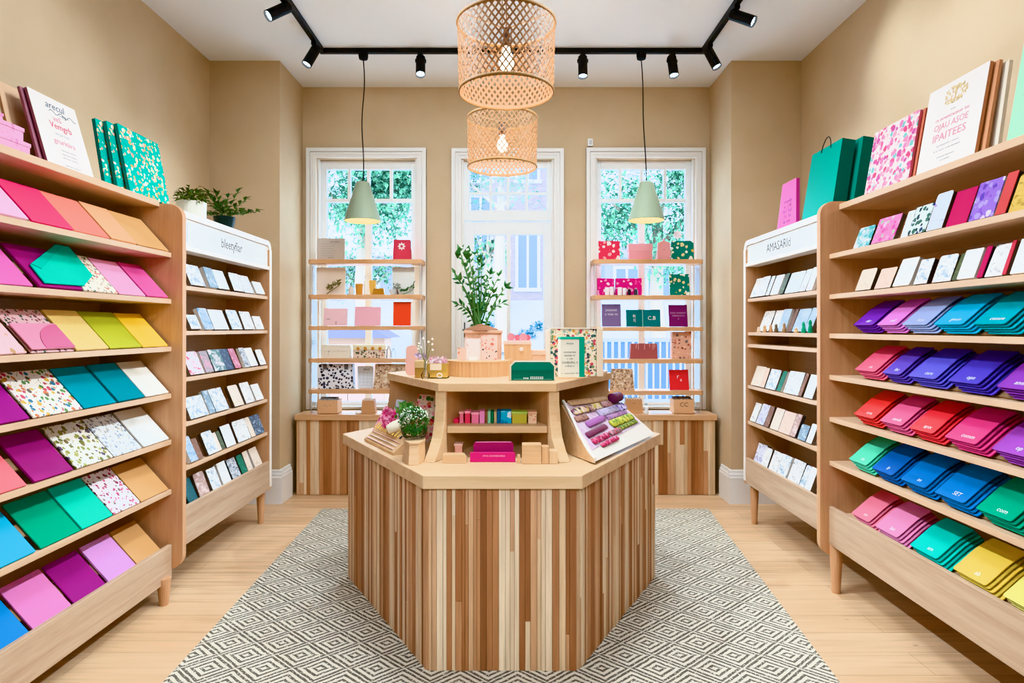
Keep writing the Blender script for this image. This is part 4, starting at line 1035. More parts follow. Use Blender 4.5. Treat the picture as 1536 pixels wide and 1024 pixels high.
build('vase_glass', MB().lathe([(0.014, 0), (0.020, 0.006), (0.021, 0.02), (0.012, 0.034), (0.007, 0.04), (0.007, 0.075), (0.009, 0.078)], (vx, vy, ZU), 18, cap=False), clear_glass('vase_glass', (0.95, 0.93, 0.9, 1), 0.08), t, smooth=True)
st = MB(); bd = MB(); rr_ = random.Random(2)
for k in range(9):
    a = rr_.uniform(0, 6.28); tip = Vector((vx + 0.035 * math.cos(a), vy + 0.03 * math.sin(a), ZU + rr_.uniform(0.13, 0.19)))
    st.tube([(vx, vy, ZU + 0.01), (vx + 0.003 * math.cos(a), vy, ZU + 0.08), tip], 0.0012, 5)
    bd.lathe([(0.0, -0.006), (0.006, 0), (0.0, 0.008)], tuple(tip), 7)
build('stem', st, paint('#8A8A5A', 0.6), t); build('blossoms', bd, paint('#F2EAD8', 0.6), t)
# wooden caddy with shell soaps
t = two_part_box('wooden_box', 'square wooden box with round knob behind the green envelope holder', 'box', X(755, 3.28), X(798, 3.28), 3.28, 3.42, ZU, Z(511, 3.28) - ZU, WV, paint('#E9CBB4', 0.5), lid=0.14)
build('knob', MB().lathe([(0.011, 0), (0.012, 0.004), (0.008, 0.008)], (0, 0, 0), 14, M=Matrix.Translation((X(782, 3.27), 3.283, Z(524, 3.27))) @ Matrix.Rotation(math.radians(90), 4, 'X')), paint('#EFD9C4', 0.4), t)
zs_ = Z(511, 3.28) + 0.0006
rk = random.Random(8)
for k, (px, s_) in enumerate(((767, .024), (776, .019), (785, .024), (792, .018))):
    c = (X(px, 3.31), 3.31 + 0.02 * (k % 2), zs_)
    m = MB()
    for q in range(9):
        a = math.radians(20 + 17.5 * q); m.tube([(c[0], c[1], c[2] + 0.004), (c[0] + s_ * 0.95 * math.cos(a), c[1], c[2] + 0.004 + s_ * 1.5 * math.sin(a))], [0.003, s_ * 0.2], 6)
    m.box(c[0] - s_ * 0.8, c[0] + s_ * 0.8, c[1] - s_ * 0.3, c[1] + s_ * 0.3, c[2], c[2] + 0.005)
    o = build('shell_soap', m, paint(('#E08C94', '#D9747F', '#E59AA0', '#C96A76')[k], 0.5))
    tag(o, ('coral pink shell ornament nearest the plant', 'small deep pink shell ornament second from the plant', 'light pink ribbed shell ornament third from the plant', 'small rose shell ornament farthest from the plant')[k] + ' on the wooden box', 'ornament', 'pink shells on the wooden box')
two_part_box('kraft_box', 'low peach kraft box between the green holder and the floral box', 'box', X(796, 3.32), X(822, 3.32), 3.32, 3.44, ZU, Z(525, 3.32) - ZU, paint('#E3BC98', 0.6), paint('#E8C7A6', 0.6), lid=0.25)
# green envelope holder
d = 2.86
t = thing('envelope_holder', 'dark green envelope with cream border in a holder at the front of the raised display', 'envelope holder', (X(798, d), d, ZU))
x0_, x1_ = X(767, d), X(831, d); zt_ = Z(543, d)
def octo(x0, x1, z0, z1, c): return [(x0, z0), (x1, z0), (x1, z1 - c), (x1 - c, z1), (x0 + c, z1), (x0, z1 - c)]
build('cream_border', MB().prism(octo(x0_ - 0.006, x1_ + 0.006, ZU, zt_ + 0.006, 0.02), d + 0.006, d + 0.016, 'xz'), CREAM, t)
build('envelope_body', MB().prism(octo(x0_, x1_, ZU + 0.002, zt_, 0.018), d, d + 0.0055, 'xz'), paint('#03583F', 0.5), t)
build('flap', MB().prism(octo(x0_ + 0.002, x1_ - 0.002, ZU + 0.048, zt_ - 0.002, 0.016), d - 0.002, d - 0.0002, 'xz'), paint('#02664A', 0.5), t)
text('mo SSSSSSS', 0.016, WINK, t, Matrix.Translation((X(800, d), d - 0.0006, ZU + 0.012)) @ lean_frame(0, (0, 0, 0), 90), w=1.2)
build('printed_line', MB().box(x0_ + 0.01, x1_ - 0.01, d - 0.0006, d - 0.0001, ZU + 0.005, ZU + 0.0065), paint('#7FB39C', 0.5), t)
build('holder_foot', MB().box(x0_ - 0.012, x0_ - 0.0065, d - 0.003, d + 0.03, ZU, ZU + 0.10), COUNTER, t)
# big floral box and book
P_BIG = floral('vintage_floral', '#EBD9BC', ['#C24A5C', '#3F5A52', '#D99A4A', '#7A8A5A', '#E8C7A0', '#4A4A50', '#9AB0A0'], 75, 0.52, '#8A8A6A')
d = 3.10
t = thing('floral_box', 'large cream box covered in vintage floral print behind the green-spined book', 'box', (X(864, d), d + 0.06, ZU))
x0_, x1_ = X(824, d), X(905, d); z1_ = Z(492, d)
build('box_body', MB().box(x0_ + 0.006, x1_ - 0.033, d, d + 0.11, ZU, z1_ - 0.003), P_BIG, t, bevel=0.004)
build('corner_post', MB().box(x1_ - 0.032, x1_, d - 0.004, d + 0.114, ZU, z1_ + 0.002), paint('#E8CFAE', 0.55), t, bevel=0.003)
build('corner_post', MB().box(x0_ - 0.012, x0_ + 0.0055, d - 0.001, d + 0.11, ZU, z1_ - 0.01), paint('#EAD9C2', 0.55), t, bevel=0.003)
build('top_edge', MB().box(x0_ + 0.006, x1_ - 0.0325, d - 0.003, d + 0.113, z1_ - 0.0025, z1_ + 0.002), paint('#EAD9C2', 0.55), t)
d = 2.98
t = thing('gift_book', 'cream book with a bright green spine standing before the large floral box', 'book', (X(854, d), d, ZU))
Mb = yaw_frame((X(853, d), d + 0.01, ZU + 0.008), 10)
bw, bh, bt = X(866, d) - X(837, d), Z(505, d) - ZU - 0.008, 0.045
build('front_cover', MB().box(-bw / 2, bw / 2, -bt / 2 - 0.002, -bt / 2, 0, bh - 0.012), paint('#EDE6D2', 0.5), t, M=Mb)
build('page_block', MB().box(-bw / 2, bw / 2 - 0.002, -bt / 2 + 0.0003, bt / 2, 0, bh - 0.012), paint('#F1ECDD', 0.6), t, M=Mb)
build('green_spine', MB().box(bw / 2 + 0.0003, bw / 2 + 0.026, -bt / 2 - 0.003, bt / 2, 0, bh), paint('#159A78', 0.45), t, M=Mb)
build('green_top', MB().box(-bw / 2, bw / 2, -bt / 2 - 0.003, bt / 2, bh - 0.0116, bh), paint('#3FB08C', 0.45), t, M=Mb)
build('stand_base', MB().prism(rounded(-bw / 2 - 0.012, bw / 2 + 0.03, -0.04, 0.035, 0.03, 6), -0.008, -0.0004, 'xy'), COUNTER, t, M=Mb)
Mt = Mb @ lean_frame(0, (0, -bt / 2 - 0.0022, 0), 90)
for s_, y_, sz in (('shusys', .155, .014), ('conmarsee', .115, .014), ('ancnsv vr', .10, .014), ('r. ras', .085, .014), ('(oadpsbu, s', .068, .017), ('s.tacu u', .052, .014), ('u~ scasurvanr wls', .018, .012)):
    text(s_, sz, paint('#4A5A4A', 0.6), t, Mt @ Matrix.Translation((0, y_ * bh / 0.185, 0)))
o = build('soap_dish', MB().lathe([(0.018, 0), (0.026, 0.004), (0.030, 0.014), (0.026, 0.016), (0.0, 0.010)], (X(904, 3.33), 3.33, ZU), 20), paint('#F1E8DA', 0.4))
tag(o, 'tiny cream oval dish at the end of the raised display past the floral box', 'dish')

# ---- front compartments
d = 2.84
zc = 0.9186
def little(name, lab, px0, px1, py0, d, mat, zb, cat='box', depth=0.07, lid=None, group='little boxes on the middle shelf of the island'):
    x0, x1 = X(px0, d), X(px1, d); h = Z(py0, d) - zb
    if lid: return two_part_box(name, lab, cat, x0, x1, d, d + depth, zb, h, mat, lid, group, 0.3)
    o = build(name, MB().box(x0, x1, d, d + depth, zb, zb + h), mat, bevel=0.0015)
    return tag(o, lab, cat, group)
R_ = lambda h: paint(h, 0.5)
little('soap_bar', 'red bar lying at the end by the post, middle shelf of the island', 680.5, 688, 628, d, R_('#D9304F'), zc)
little('soap_bar', 'tall pink box with pale band, first upright on the island middle shelf', 688.4, 696, 617, d + .005, R_('#EE7A8C'), zc, lid=R_('#F4B0A8'))
little('soap_bar', 'salmon red box, second upright on the island middle shelf', 696.5, 706, 616, d + .004, R_('#E8455F'), zc, lid=R_('#F59AA4'))
little('soap_bar', 'candy pink box with peach label on the island middle shelf', 706.5, 719, 618, d, R_('#F07F9C'), zc, lid=R_('#F6A6B4'))
little('soap_bar', 'lilac pink slim box on the island middle shelf', 719.4, 727, 616, d, R_('#E88FB8'), zc)
little('mini_book', 'slim brown book on the island middle shelf', 727.4, 731, 617, d, R_('#8A5A34'), zc, 'book')
little('mini_book', 'pale green slim book on the island middle shelf', 731.4, 736, 616, d, R_('#9CC79A'), zc, 'book')
little('mini_book', 'dark green slim book on the island middle shelf', 736.4, 740.5, 617, d, R_('#1E6B3A'), zc, 'book')
little('mini_book', 'tan slim book beside the dark green one on the island middle shelf', 741, 745, 617, d, R_('#C9B07A'), zc, 'book')
little('mini_book', 'navy blue slim book on the island middle shelf', 745.4, 750.5, 616, d, R_('#0F5C8C'), zc, 'book')
little('soap_bar', 'box with blue and white splashed print on the island middle shelf', 751, 767, 616, d, floral('blue_splash', '#3AA6C9', ['#EAF4F8', '#0F78A8', '#7CCBE0', '#1A90B8'], 40, 0.5), zc)
little('soap_bar', 'lime yellow box stack with green lid on the island middle shelf', 767.5, 791, 617, d, R_('#C9B83C'), zc, lid=R_('#B8CC5A'))
little('soap_bar', 'peach box printed with red flowers on the island middle shelf', 791.5, 806, 617, d - .01, floral('peach_red', '#EFC9A0', ['#C9503A', '#EFC9A0', '#E39A6C'], 60, 0.36), zc, lid=R_('#E0B084'))
zb = Z0 + 0.0
ZK = 0.7806
d = 2.665
t = thing('envelope_holder', 'magenta box holder with flap behind, front and centre on the island worktop', 'envelope holder', (X(739, d), d, ZK))
x0_, x1_ = X(705, d), X(773, d); z1_ = Z(678, d)
MAG = paint('#C41F6E', 0.4); MAGD = paint('#9A1456', 0.45); MAGL = paint('#D87AA4', 0.45)
build('holder_front', MB().box(x0_, x1_, d, d + 0.006, ZK, z1_), MAG, t, bevel=0.002)
build('holder_back', MB().prism(octo(x0_ + 0.012, x1_ - 0.008, ZK, Z(666, d), 0.008), d + 0.04, d + 0.046, 'xz'), MAGD, t)
build('back_edge', MB().box(x0_ + 0.02, x1_ - 0.016, d + 0.0395, d + 0.0465, Z(666, d) + 0.0003, Z(666, d) + 0.003), MAGL, t)
build('holder_base', MB().box(x0_, x1_, d + 0.0065, d + 0.0395, ZK, ZK + 0.01), MAGD, t)
for xa in (x0_, x1_ - 0.004): build('holder_end', MB().box(xa, xa + 0.004, d + 0.0065, d + 0.0395, ZK + 0.0105, z1_ - 0.01), MAGD, t)
text('AMA DOMENARA', 0.011, paint('#EBA6C0', 0.5), t, Matrix.Translation(((x0_ + x1_) / 2 + 0.005, d - 0.0004, ZK + 0.026)) @ lean_frame(0, (0, 0, 0), 90), w=1.1)
def wblock(lab, px0, px1, py0, py1, d, depth, mat, pts=None, zb=ZK):
    x0, x1 = X(px0, d), X(px1, d); z1 = Z(py0, d)
    p = pts(x0, x1, zb, z1) if pts else [(x0, zb), (x1, zb), (x1, z1), (x0, z1)]
    o = build('wooden_block', MB().prism(p, d, d + depth, 'xz'), mat, bevel=0.0015); return tag(o, lab, 'block')
wblock('low wooden block with a clipped corner beside the magenta holder', 664, 700, 682, 709, 2.64, 0.05, WB, lambda a, b, c, e: [(a, c), (b, c), (b, e - 0.022), (b - 0.014, e), (a, e)])
little('card_bundle', 'bundle of blush cards in a wooden rest behind the clipped wooden block', 681, 694, 665, 2.80, printed('blush_cards', '#E3A48C', '#C9806A', 20, 0.58, 0.05), ZK, 'card bundle', 0.05, lid=R_('#EBBBA4'), group='bundles in the lower compartment')
wblock('wooden block of stacked pale boards, next to the magenta holder', 783, 812, 667, 711, 2.625, 0.06, WB)
wblock('tall narrow wooden block between the stacked boards and the sloping tray', 812.6, 823.5, 670, 711, 2.63, 0.05, WV)
wblock('shorter narrow wooden block next to the sloping tray', 824, 837, 676, 711, 2.628, 0.05, wood('box_maple_2', '#E3C398', '#CFA878', 'z', 0.5, 1.3))
wblock('thin upright wooden divider beside the magenta holder', 776, 780, 684, 711, 2.64, 0.05, WV)

# ---- sloping tray of wrapped rolls on one flank of the island
A, B_, C_, D_ = Vector((0.345, 2.615, 0.792)), Vector((0.748, 3.295, 0.792)), Vector((0.235, 2.90, 1.0)), Vector((0.545, 3.375, 0.975))
t = thing('sloping_tray', 'sloping white tray with curved side lip, holding patterned rolls on the island', 'tray', (0.45, 3.0, ZK))
nrm = (B_ - A).cross(C_ - A).normalized()
if nrm.z < 0: nrm = -nrm
def slab_quad(q, th): 
    m = MB(); lo = [p - nrm * th for p in q]
    b = len(m.v); m.v += [tuple(p) for p in q] + [tuple(p) for p in lo]
    for f in ((0, 1, 2, 3), (7, 6, 5, 4), (0, 4, 5, 1), (1, 5, 6, 2), (2, 6, 7, 3), (3, 7, 4, 0)): m.f.append(f); m.m.append(0)
    return m
TRAYW = paint('#F1E6D6', 0.45, 'tray_white')
up3 = nrm * 0.004
build('tray_board', slab_quad([A + up3, B_ + up3, D_ + up3, C_ + up3], 0.004), TRAYW, t)
lip = [A.lerp(C_, s_) + Vector((-0.006, -0.004, 0.0 + 0.012 * math.sin(math.pi * s_) - 0.05 * math.sin(math.pi * s_) * (1 - s_))) for s_ in [k / 10 for k in range(11)]]
build('side_lip', MB().tube([p + nrm * 0.012 + Vector((0, 0, 0.006)) for p in lip], 0.0065, 8), TRAYW, t)
m = MB()
bq = [A, C_, Vector((C_.x, C_.y, ZK)), Vector((A.x, A.y, ZK))]
m.v += [tuple(p - nrm * 0.006 + Vector((-0.004, 0, 0))) for p in bq[:2]] + [tuple(bq[2] + Vector((-0.004, 0, 0)))]
m.v += [tuple(Vector(v) + Vector((0.012, -0.004, 0))) for v in m.v[:3]]
for f in ((0, 1, 2), (5, 4, 3), (0, 3, 4, 1), (1, 4, 5, 2), (2, 5, 3, 0)): m.f.append(f); m.m.append(0)
build('side_cheek', m, WB, t)
def tp(s_, q): return A.lerp(B_, s_).lerp(C_.lerp(D_, s_), q)
build('paper_liner', slab_quad([tp(.03, .16) + nrm * .006, tp(.97, .30) + nrm * .006, tp(.99, .98) + nrm * .006, tp(.01, .98) + nrm * .006], 0.0015), printed('lilac_liner', '#E6D3DE', '#C9A0BC', 12, 0.55, 0.1), t)
def roll(lab, s0, s1, q0, q1, r, mat, flat=0.30, nm='paper_roll', band=None):
    r *= 0.98
    p0, p1 = tp(s0, q0) + nrm * (0.0070 + r * flat), tp(s1, q1) + nrm * (0.0070 + r * flat)
    e = (p1 - p0).normalized(); sdv = nrm.cross(e); m = MB(); n = 12
    rings = [(0.0, 0.6), (0.02, 0.95), (0.06, 1.0), (0.94, 1.0), (0.98, 0.95), (1.0, 0.6)]
    for s_, f in rings:
        for k in range(n):
            a = 2 * math.pi * k / n; m.v.append(tuple(p0.lerp(p1, s_) + sdv * (r * f * math.cos(a)) + nrm * (r * f * flat * math.sin(a))))
    for i in range(len(rings) - 1):
        for k in range(n):
            j = (k + 1) % n; m.f.append((i * n + k, i * n + j, (i + 1) * n + j, (i + 1) * n + k)); m.m.append(0)
    m.f.append(tuple(range(n))[::-1]); m.m.append(0); m.f.append(tuple((len(rings) - 1) * n + k for k in range(n))); m.m.append(0)
    o = build(nm, m, mat, smooth=True); return tag(o, lab + ' on the sloping tray', 'paper roll', 'patterned rolls on the sloping tray')
P_YG = floral('yellow_green_roll', '#B8B83C', ['#6E8A2A', '#D9D060', '#8CA03A'], 50, 0.5); P_CR = floral('crimson_roll', '#B03058', ['#E8A0B8', '#8A1A40', '#D9607F'], 60, 0.46)
P_VI = floral('violet_roll', '#B9A6D9', ['#5A4A9A', '#E8DDF0', '#7A5AA8'], 46, 0.5); P_TF = floral('tan_floral_roll', '#D9BC9C', ['#4A3A3A', '#C9B03C', '#8A5A6A', '#E8D8C0'], 44, 0.5)
roll('plain tan roll with faint print, topmost', .06, .80, .965, .965, 0.018, printed('tan_roll', '#D2AE84', '#A8845C', 26, 0.58, 0.05))
roll('dark plum roll at the upper far corner', .80, .99, .90, .92, 0.028, R_('#6A3450'), 0.9)
roll('tan roll with dark and yellow flowers', .04, .58, .80, .84, 0.020, P_TF)
roll('rosy tan speckled roll, second row down', .60, .78, .84, .85, 0.020, printed('rosy_roll', '#C99A94', '#8A5A60', 40, 0.56, 0.04))
roll('lilac-grey striped roll', .42, .80, .68, .72, 0.022, printed('lilac_roll', '#C9BCD6', '#8A7AA8', 40, 0.55, 0.04))
roll('violet and white patterned roll at the far end', .80, .98, .70, .74, 0.024, P_VI)
roll('short brown speckled roll at the near end', .02, .22, .67, .68, 0.016, printed('brownish_roll', '#B58A78', '#6A4A40', 50, 0.55, 0.04))
roll('orchid purple curled roll', .14, .46, .54, .60, 0.018, R_('#A86AA8'))
roll('mauve patterned roll', .50, .90, .565, .605, 0.015, printed('mauve_roll', '#B58AB0', '#7A4A80', 40, 0.54, 0.05))
roll('slim dark plum bar', .05, .40, .38, .44, 0.015, R_('#7A3A58'))
roll('yellow-green leafy roll', .48, .92, .44, .48, 0.022, P_YG)
roll('olive green roll', .52, .92, .325, .365, 0.013, floral('olive_roll', '#7C8A3A', ['#4A5A20', '#B0B050', '#5E7A2A'], 50, 0.5))
roll('crimson patterned roll, lower near end', .08, .34, .26, .29, 0.015, P_CR)
roll('crimson and grey roll beside the olive roll', .36, .56, .29, .31, 0.014, floral('crimgrey_roll', '#9A6A70', ['#C9506A', '#6A5A50', '#E0A0A8'], 60, 0.5))
roll('slim pink and crimson roll, lowest', .16, .44, .165, .19, 0.012, P_CR)

# ---- the opposite flank: clips, blossoms and cards
t = thing('clip_tray', 'long wooden tray with slots for gold clips along the edge of the island', 'tray', (-0.62, 2.95, ZK))
a0, a1 = Vector((-0.530, 2.80)), Vector((-0.748, 3.17)); e = (a1 - a0).normalized(); inn = Vector((-e.y, e.x)) * -1
if inn.x < 0: inn = -inn
Lc = (a1 - a0).length
Mc = frame((a0.x, a0.y, ZK), (e.x, e.y, 0), (inn.x, inn.y, 0), (0, 0, 1))
build('tray_body', MB().prism([(0.0, 0.0), (0.13, 0.0), (0.13, 0.085), (0.075, 0.07), (0.0, 0.012)], 0.0, Lc, 'yz', M=Mc), WB, t)
for k in range(3): build('paper_strip', MB().box(0.03, Lc - 0.02, 0.006 + 0.016 * k, 0.017 + 0.016 * k, 0.022 + 0.012 * k, 0.024 + 0.012 * k, M=Mc @ Matrix.Rotation(0, 4, 'X')), R_(('#EBC9B4', '#E9D3BC', '#E3B9A4')[k]), t)
for k in range(11):
    s_ = 0.035 + (Lc - 0.07) * k / 10
    Mk = Mc @ Matrix.Translation((s_, 0.055, 0.0575)) @ Matrix.Rotation(math.radians(38), 4, 'X') @ Matrix.Rotation(math.radians(25), 4, 'Y')
    o = build('gold_clip', MB().box(-0.006, 0.006, -0.004, 0.034, 0.006, 0.014, M=Matrix.Translation((0, 0, 0.004))), BRASS if k else paint('#3A3A34', 0.4), M=Mk, bevel=0.002)
    tag(o, ('dark metal clip at the near end of the gold clip row' if k == 0 else f'gold clip, {ORD[k - 1]} after the dark clip in the wooden tray'), 'clip', 'clips in the wooden tray')
t = thing('wooden_riser', 'wooden hexagonal riser under the potted white-flowered plant on the island', 'riser', (-0.38, 2.72, ZK))
hexp = [(-0.470, 2.68), (-0.430, 2.60), (-0.388, 2.605), (-0.372, 2.69), (-0.392, 2.80), (-0.445, 2.785)]
hs = lambda f, dy: [(-0.42 + (x + 0.42) * f, 2.70 + (y - 2.70) * f + dy) for x, y in hexp]
build('riser_body', MB().frustum(hexp, hs(0.92, 0.012), ZK, ZK + 0.082), WB, t, bevel=0.003)
build('riser_top', MB().prism(hs(0.97, 0.012), ZK + 0.0825, ZK + 0.092, 'xy'), COUNTER, t, bevel=0.002)
cx_, cy_, cz_ = X(621, 2.71), 2.715, ZK + 0.0926
t = thing('potted_flower', 'round bushy plant with tiny white flowers in a glass bowl on the island', 'plant', (cx_, cy_, cz_))
build('glass_bowl', MB().lathe([(0.03, 0), (0.05, 0.008), (0.056, 0.03), (0.058, 0.045), (0.056, 0.045)], (cx_, cy_, cz_), 24, cap=False), clear_glass('vase_glass'), t, smooth=True)
m = MB(); bd = MB(); rg = random.Random(12)
for k in range(900):
    v = Vector((rg.gauss(0, 1), rg.gauss(0, 1), rg.gauss(0, 1))).normalized(); rr = 0.062 * rg.uniform(0.7, 1.0)
    p = Vector((cx_, cy_, cz_ + 0.074)) + Vector((v.x, v.y, v.z * 0.92)) * rr
    m.leaf(p, v + Vector((rg.uniform(-.8, .8), rg.uniform(-.8, .8), rg.uniform(-.3, .9))), rg.uniform(0.011, 0.02), 0.009, droop=0.2)
    if v.z > 0.25 and rg.random() < 0.5:
        bd.lathe([(0, -0.003), (0.0042, 0), (0, 0.004)], tuple(p + v * 0.008), 5)
build('foliage', m, leaf_mat('bush_leaf', '#2A5A22', '#5E8A3C'), t); build('blossoms', bd, paint('#EEF0DC', 0.6), t)
def lcard(name, lab, px, py0, d, w, mat, yaw, lean, zb, edge=TAN, cat='card', t=0.006, r=0.003):
    h = (Z(py0, d) - zb) / math.sin(math.radians(lean))
    M = Matrix.Translation((X(px, d), d, zb)) @ Matrix.Rotation(math.radians(yaw), 4, 'Z') @ lean_frame(0, (0, 0, 0), lean)
    return board(name, lab, cat, M, w, h, t, mat, edge, r=r)
P_RG = floral('rose_garden', '#E8C9AE', ['#B0304A', '#E89AA0', '#3F6A3A', '#F0E0C8', '#C96A50'], 44, 0.5, '#7A8A4A')
P_PG = floral('pink_garden', '#E9A9B4', ['#C22A66', '#F0C9CC', '#D9607F', '#E8B890'], 30, 0.5)
P_LG = floral('lilac_garden', '#D3D3DE', ['#5A4A6A', '#E0A0A8', '#F0EDEB', '#8A8AA0', '#6A7A6A'], 34, 0.5)
lcard('floral_card', 'kraft-topped card with rose garden print leaning at the back behind the white-flowered plant', 640, 594, 3.12, 0.16, P_RG, -22, 76, ZK)
lcard('floral_card', 'lilac and grey floral card leaning behind the magenta blossom cards', 588, 602, 3.23, 0.08, P_LG, -40, 70, ZK)
lcard('floral_card', 'pink and magenta garden-print card at the outer edge of the island', 561, 612, 3.28, 0.11, P_PG, -62, 62, ZK)
lcard('floral_card', 'slim pink-topped white card between the lilac card and the rose garden card', 606, 606, 3.17, 0.04, printed('pinktop', '#EFE6E4', '#C96A86', 16, 0.58, 0.06), -40, 74, ZK)
o = build('magenta_blossoms', blossoms(random.Random(14), 34, X(577, 3.02), X(592, 3.02), 2.98, 3.06, ZK + 0.10, ZK + 0.17, 0.020), FL2)
tag(o, 'spray of magenta blossoms resting on the clip tray by the pink card', 'flowers')
o = build('cream_pouch', MB().lathe([(0.0, -0.06), (0.02, -0.055), (0.027, -0.02), (0.025, 0.03), (0.018, 0.058), (0, 0.06)], (0, 0, 0), 14, M=Matrix.Translation((X(597, 2.95), 2.96, ZK + 0.112)) @ Matrix.Rotation(math.radians(30), 4, 'Z') @ Matrix.Rotation(math.radians(72), 4, 'Y')), paint('#EFE2C4', 0.6), smooth=True)
tag(o, 'soft cream rolled pouch lying above the gold clips on the island', 'pouch')
m = MB(); rl = random.Random(3)
for k in range(22): m.leaf(at(606 + rl.uniform(-12, 12), 618 + rl.uniform(-8, 12), 3.10), (rl.uniform(-1, 1), -0.4, rl.uniform(0, 1)), 0.05, 0.028, up=Vector((0, -1, 0.3)))
m.tube([at(606, 634, 3.10), at(611, 640, 3.11), Vector((X(613, 3.11), 3.11, ZK + 0.001))], 0.003, 5)
o = build('leafy_sprig', m, leaf_mat('sprig_leaf', '#4A7A34', '#8AB05A')); tag(o, 'fresh green leafy sprig standing beside the white-flowered plant', 'sprig')
# ================================================================== shelves hung in front of the windows and what stands on them
WS = wood('window_shelf_wood', '#DDB285', '#C9986A', 'x', 0.45)
WIRE = paint('#D9D6D0', 0.3, 'wire_grey', 0.4)
DS = 5.10
def shelf_rack(lab, x0, x1, pys):
    t = thing('window_shelf_rack', lab, 'shelves', ((x0 + x1) / 2, 5.2, 0.6525))
    zs = [Z(py, DS) for py in pys]
    for z in zs: build('shelf', MB().prism(rounded(x0, x1, DS, 5.30, 0.03, 4, (1, 1, 0, 0)), z - 0.036, z, 'xy'), WS, t, bevel=0.003)
    for xa in (x0 + 0.018, x1 - 0.018):
        for ya in (DS + 0.03, 5.285): build('rod', MB().tube([(xa, ya, 0.6525), (xa, ya, zs[0] - 0.03)], 0.0022, 6), WIRE, t)
    for xa in (x0 + 0.024, x1 - 0.028): build('clear_side', MB().box(xa, xa + 0.004, DS + 0.04, 5.275, 0.6525, zs[0] - 0.037), clear_glass('acrylic', (0.985, 0.99, 0.99, 1), 0.04), t)
    return zs
SL = shelf_rack('five light wood shelves before the window, carrying the orange card and spotted bag', X(461, DS), X(633, DS), (388.5, 441.5, 488.5, 537.5, 584))
SR = shelf_rack('five light wood shelves before the window, carrying the teal folder and magenta pouches', X(890, DS), X(1056, DS), (388.5, 442.5, 490, 538.5, 586))
SL = [z + 0.0006 for z in SL]; SR = [z + 0.0006 for z in SR]
DI = 5.15; BT = 0.6526
def wc(name, lab, px0, px1, py0, zb, mat, cat='card', d=DI, lean=82, t=0.008, edge=TAN, yaw=0, r=0.003): return card_front(name, lab, px0, px1, py0, 0, d, mat, t, lean, cat, edge, zb, yaw=yaw, r=r)
def front_text(o, M, body, x, y, size, mat, t, w=None): text(body, size, mat, o, M @ Matrix.Translation((x, y, t + 0.0005)), w=w)
DK = paint('#5A5452', 0.6)
# --- window with the orange card, top shelf down
o, M, w, h = wc('notice_card', 'beige card with faint lines of writing on the top shelf by the window', 475, 517, 357, SL[0], paint('#C9BBAF', 0.6), lean=86)
for k in range(6): build('ruled_line', MB().box(-w * 0.36, w * (0.1 + 0.05 * (k % 3)), h * (0.18 + 0.11 * k), h * (0.18 + 0.11 * k) + 0.0025, 0.0082, 0.0088), paint('#A89A90', 0.6), o, M=M)
front_text(o, M, 'mw wms', 0.03, h * 0.84, 0.02, DK, 0.008); front_text(o, M, 'wm am', 0, h * 0.1, 0.016, DK, 0.008)
def gift_bag_front(name, lab, px0, px1, py0, zb, mat, darkm, d=DI, depth=0.06, top=0.92, cat='bag'):
    x0, x1 = X(px0, d), X(px1, d); h = Z(py0, d) - zb; M = Matrix.Translation(((x0 + x1) / 2, d + depth, zb)) @ lean_frame(0, (0, 0, 0), 90)
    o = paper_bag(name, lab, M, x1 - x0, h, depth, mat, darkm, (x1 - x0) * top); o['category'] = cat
    return o, M, x1 - x0, h
o, M, w, h = gift_bag_front('gift_bag', 'red paper bag with a white flower on the top window shelf', 589, 616, 359, SL[0], paint('#C23A4E', 0.55), paint('#9A2438', 0.55))
m = MB()
for k in range(8):
    a = k * 0.785; m.leaf((0.0 + 0.008 * math.cos(a), h * 0.66 + 0.008 * math.sin(a), 0.0606), (math.cos(a), math.sin(a), 0), 0.026, 0.016, droop=0.0)
build('flower_print', m, paint('#F4ECEA', 0.5), o, M=M)
wc('poster_card', 'large cream blank poster card on the second shelf behind the olive sprig', 474, 518, 401, SL[1], paint('#F1E3D6', 0.6), d=5.20, lean=88, t=0.005)
m = MB(); rq = random.Random(4)
for k in range(46):
    s_ = rq.random(); m.leaf(at(490 + 20 * s_, 435 - 10 * s_ + rq.uniform(-4, 3), 5.145), (rq.uniform(-.3, 1), -.4, rq.uniform(.1, 1)), 0.032, 0.014, up=Vector((0, -1, .3)), droop=0)
m.tube([Vector((X(490, 5.145), 5.145, SL[1] + .005)), at(508, 428, 5.145)], 0.004, 5)
o = build('dried_sprig', m, leaf_mat('olive_sprig', '#6A6238', '#A39A6C')); tag(o, 'dried olive-brown sprig lying on the second shelf before the cream poster', 'sprig')
AMB = paint('#C98F3C', 0.35, 'amber'); AMB2 = paint('#DDB055', 0.4, 'amber_light')
def jar(name, lab, px, r, h, mat, zb, lidm=None, d=DI, cat='jar', neck=0.7, group=None):
    t = thing(name, lab, cat, (X(px, d), d, zb), group)
    c = (X(px, d), d + r * 0.4, zb)
    build('jar_body', MB().lathe([(r * 0.9, 0), (r, 0.004), (r, h * neck), (r * 0.55, h * (neck + 0.1)), (r * 0.5, h * 0.86)], c, 18), mat, t)
    build('cap', MB().lathe([(r * 0.62, h * 0.862), (r * 0.62, h), (r * 0.5, h)], c, 18), lidm or mat, t)
    return t
jar('glass_jar', 'small frosted jar with brown base beside the gold cups on the second shelf', 526, 0.022, 0.08, paint('#D9CFC6', 0.3), SL[1], paint('#9AA0A8', 0.4))
o = build('gold_cup', MB().lathe([(0.026, 0), (0.028, 0.004), (0.034, 0.09), (0.030, 0.09), (0.026, 0.02), (0, 0.018)], (X(538, DI), DI + 0.02, SL[1]), 18), AMB); tag(o, 'amber gold cup next to the white bottle on the second shelf', 'cup')
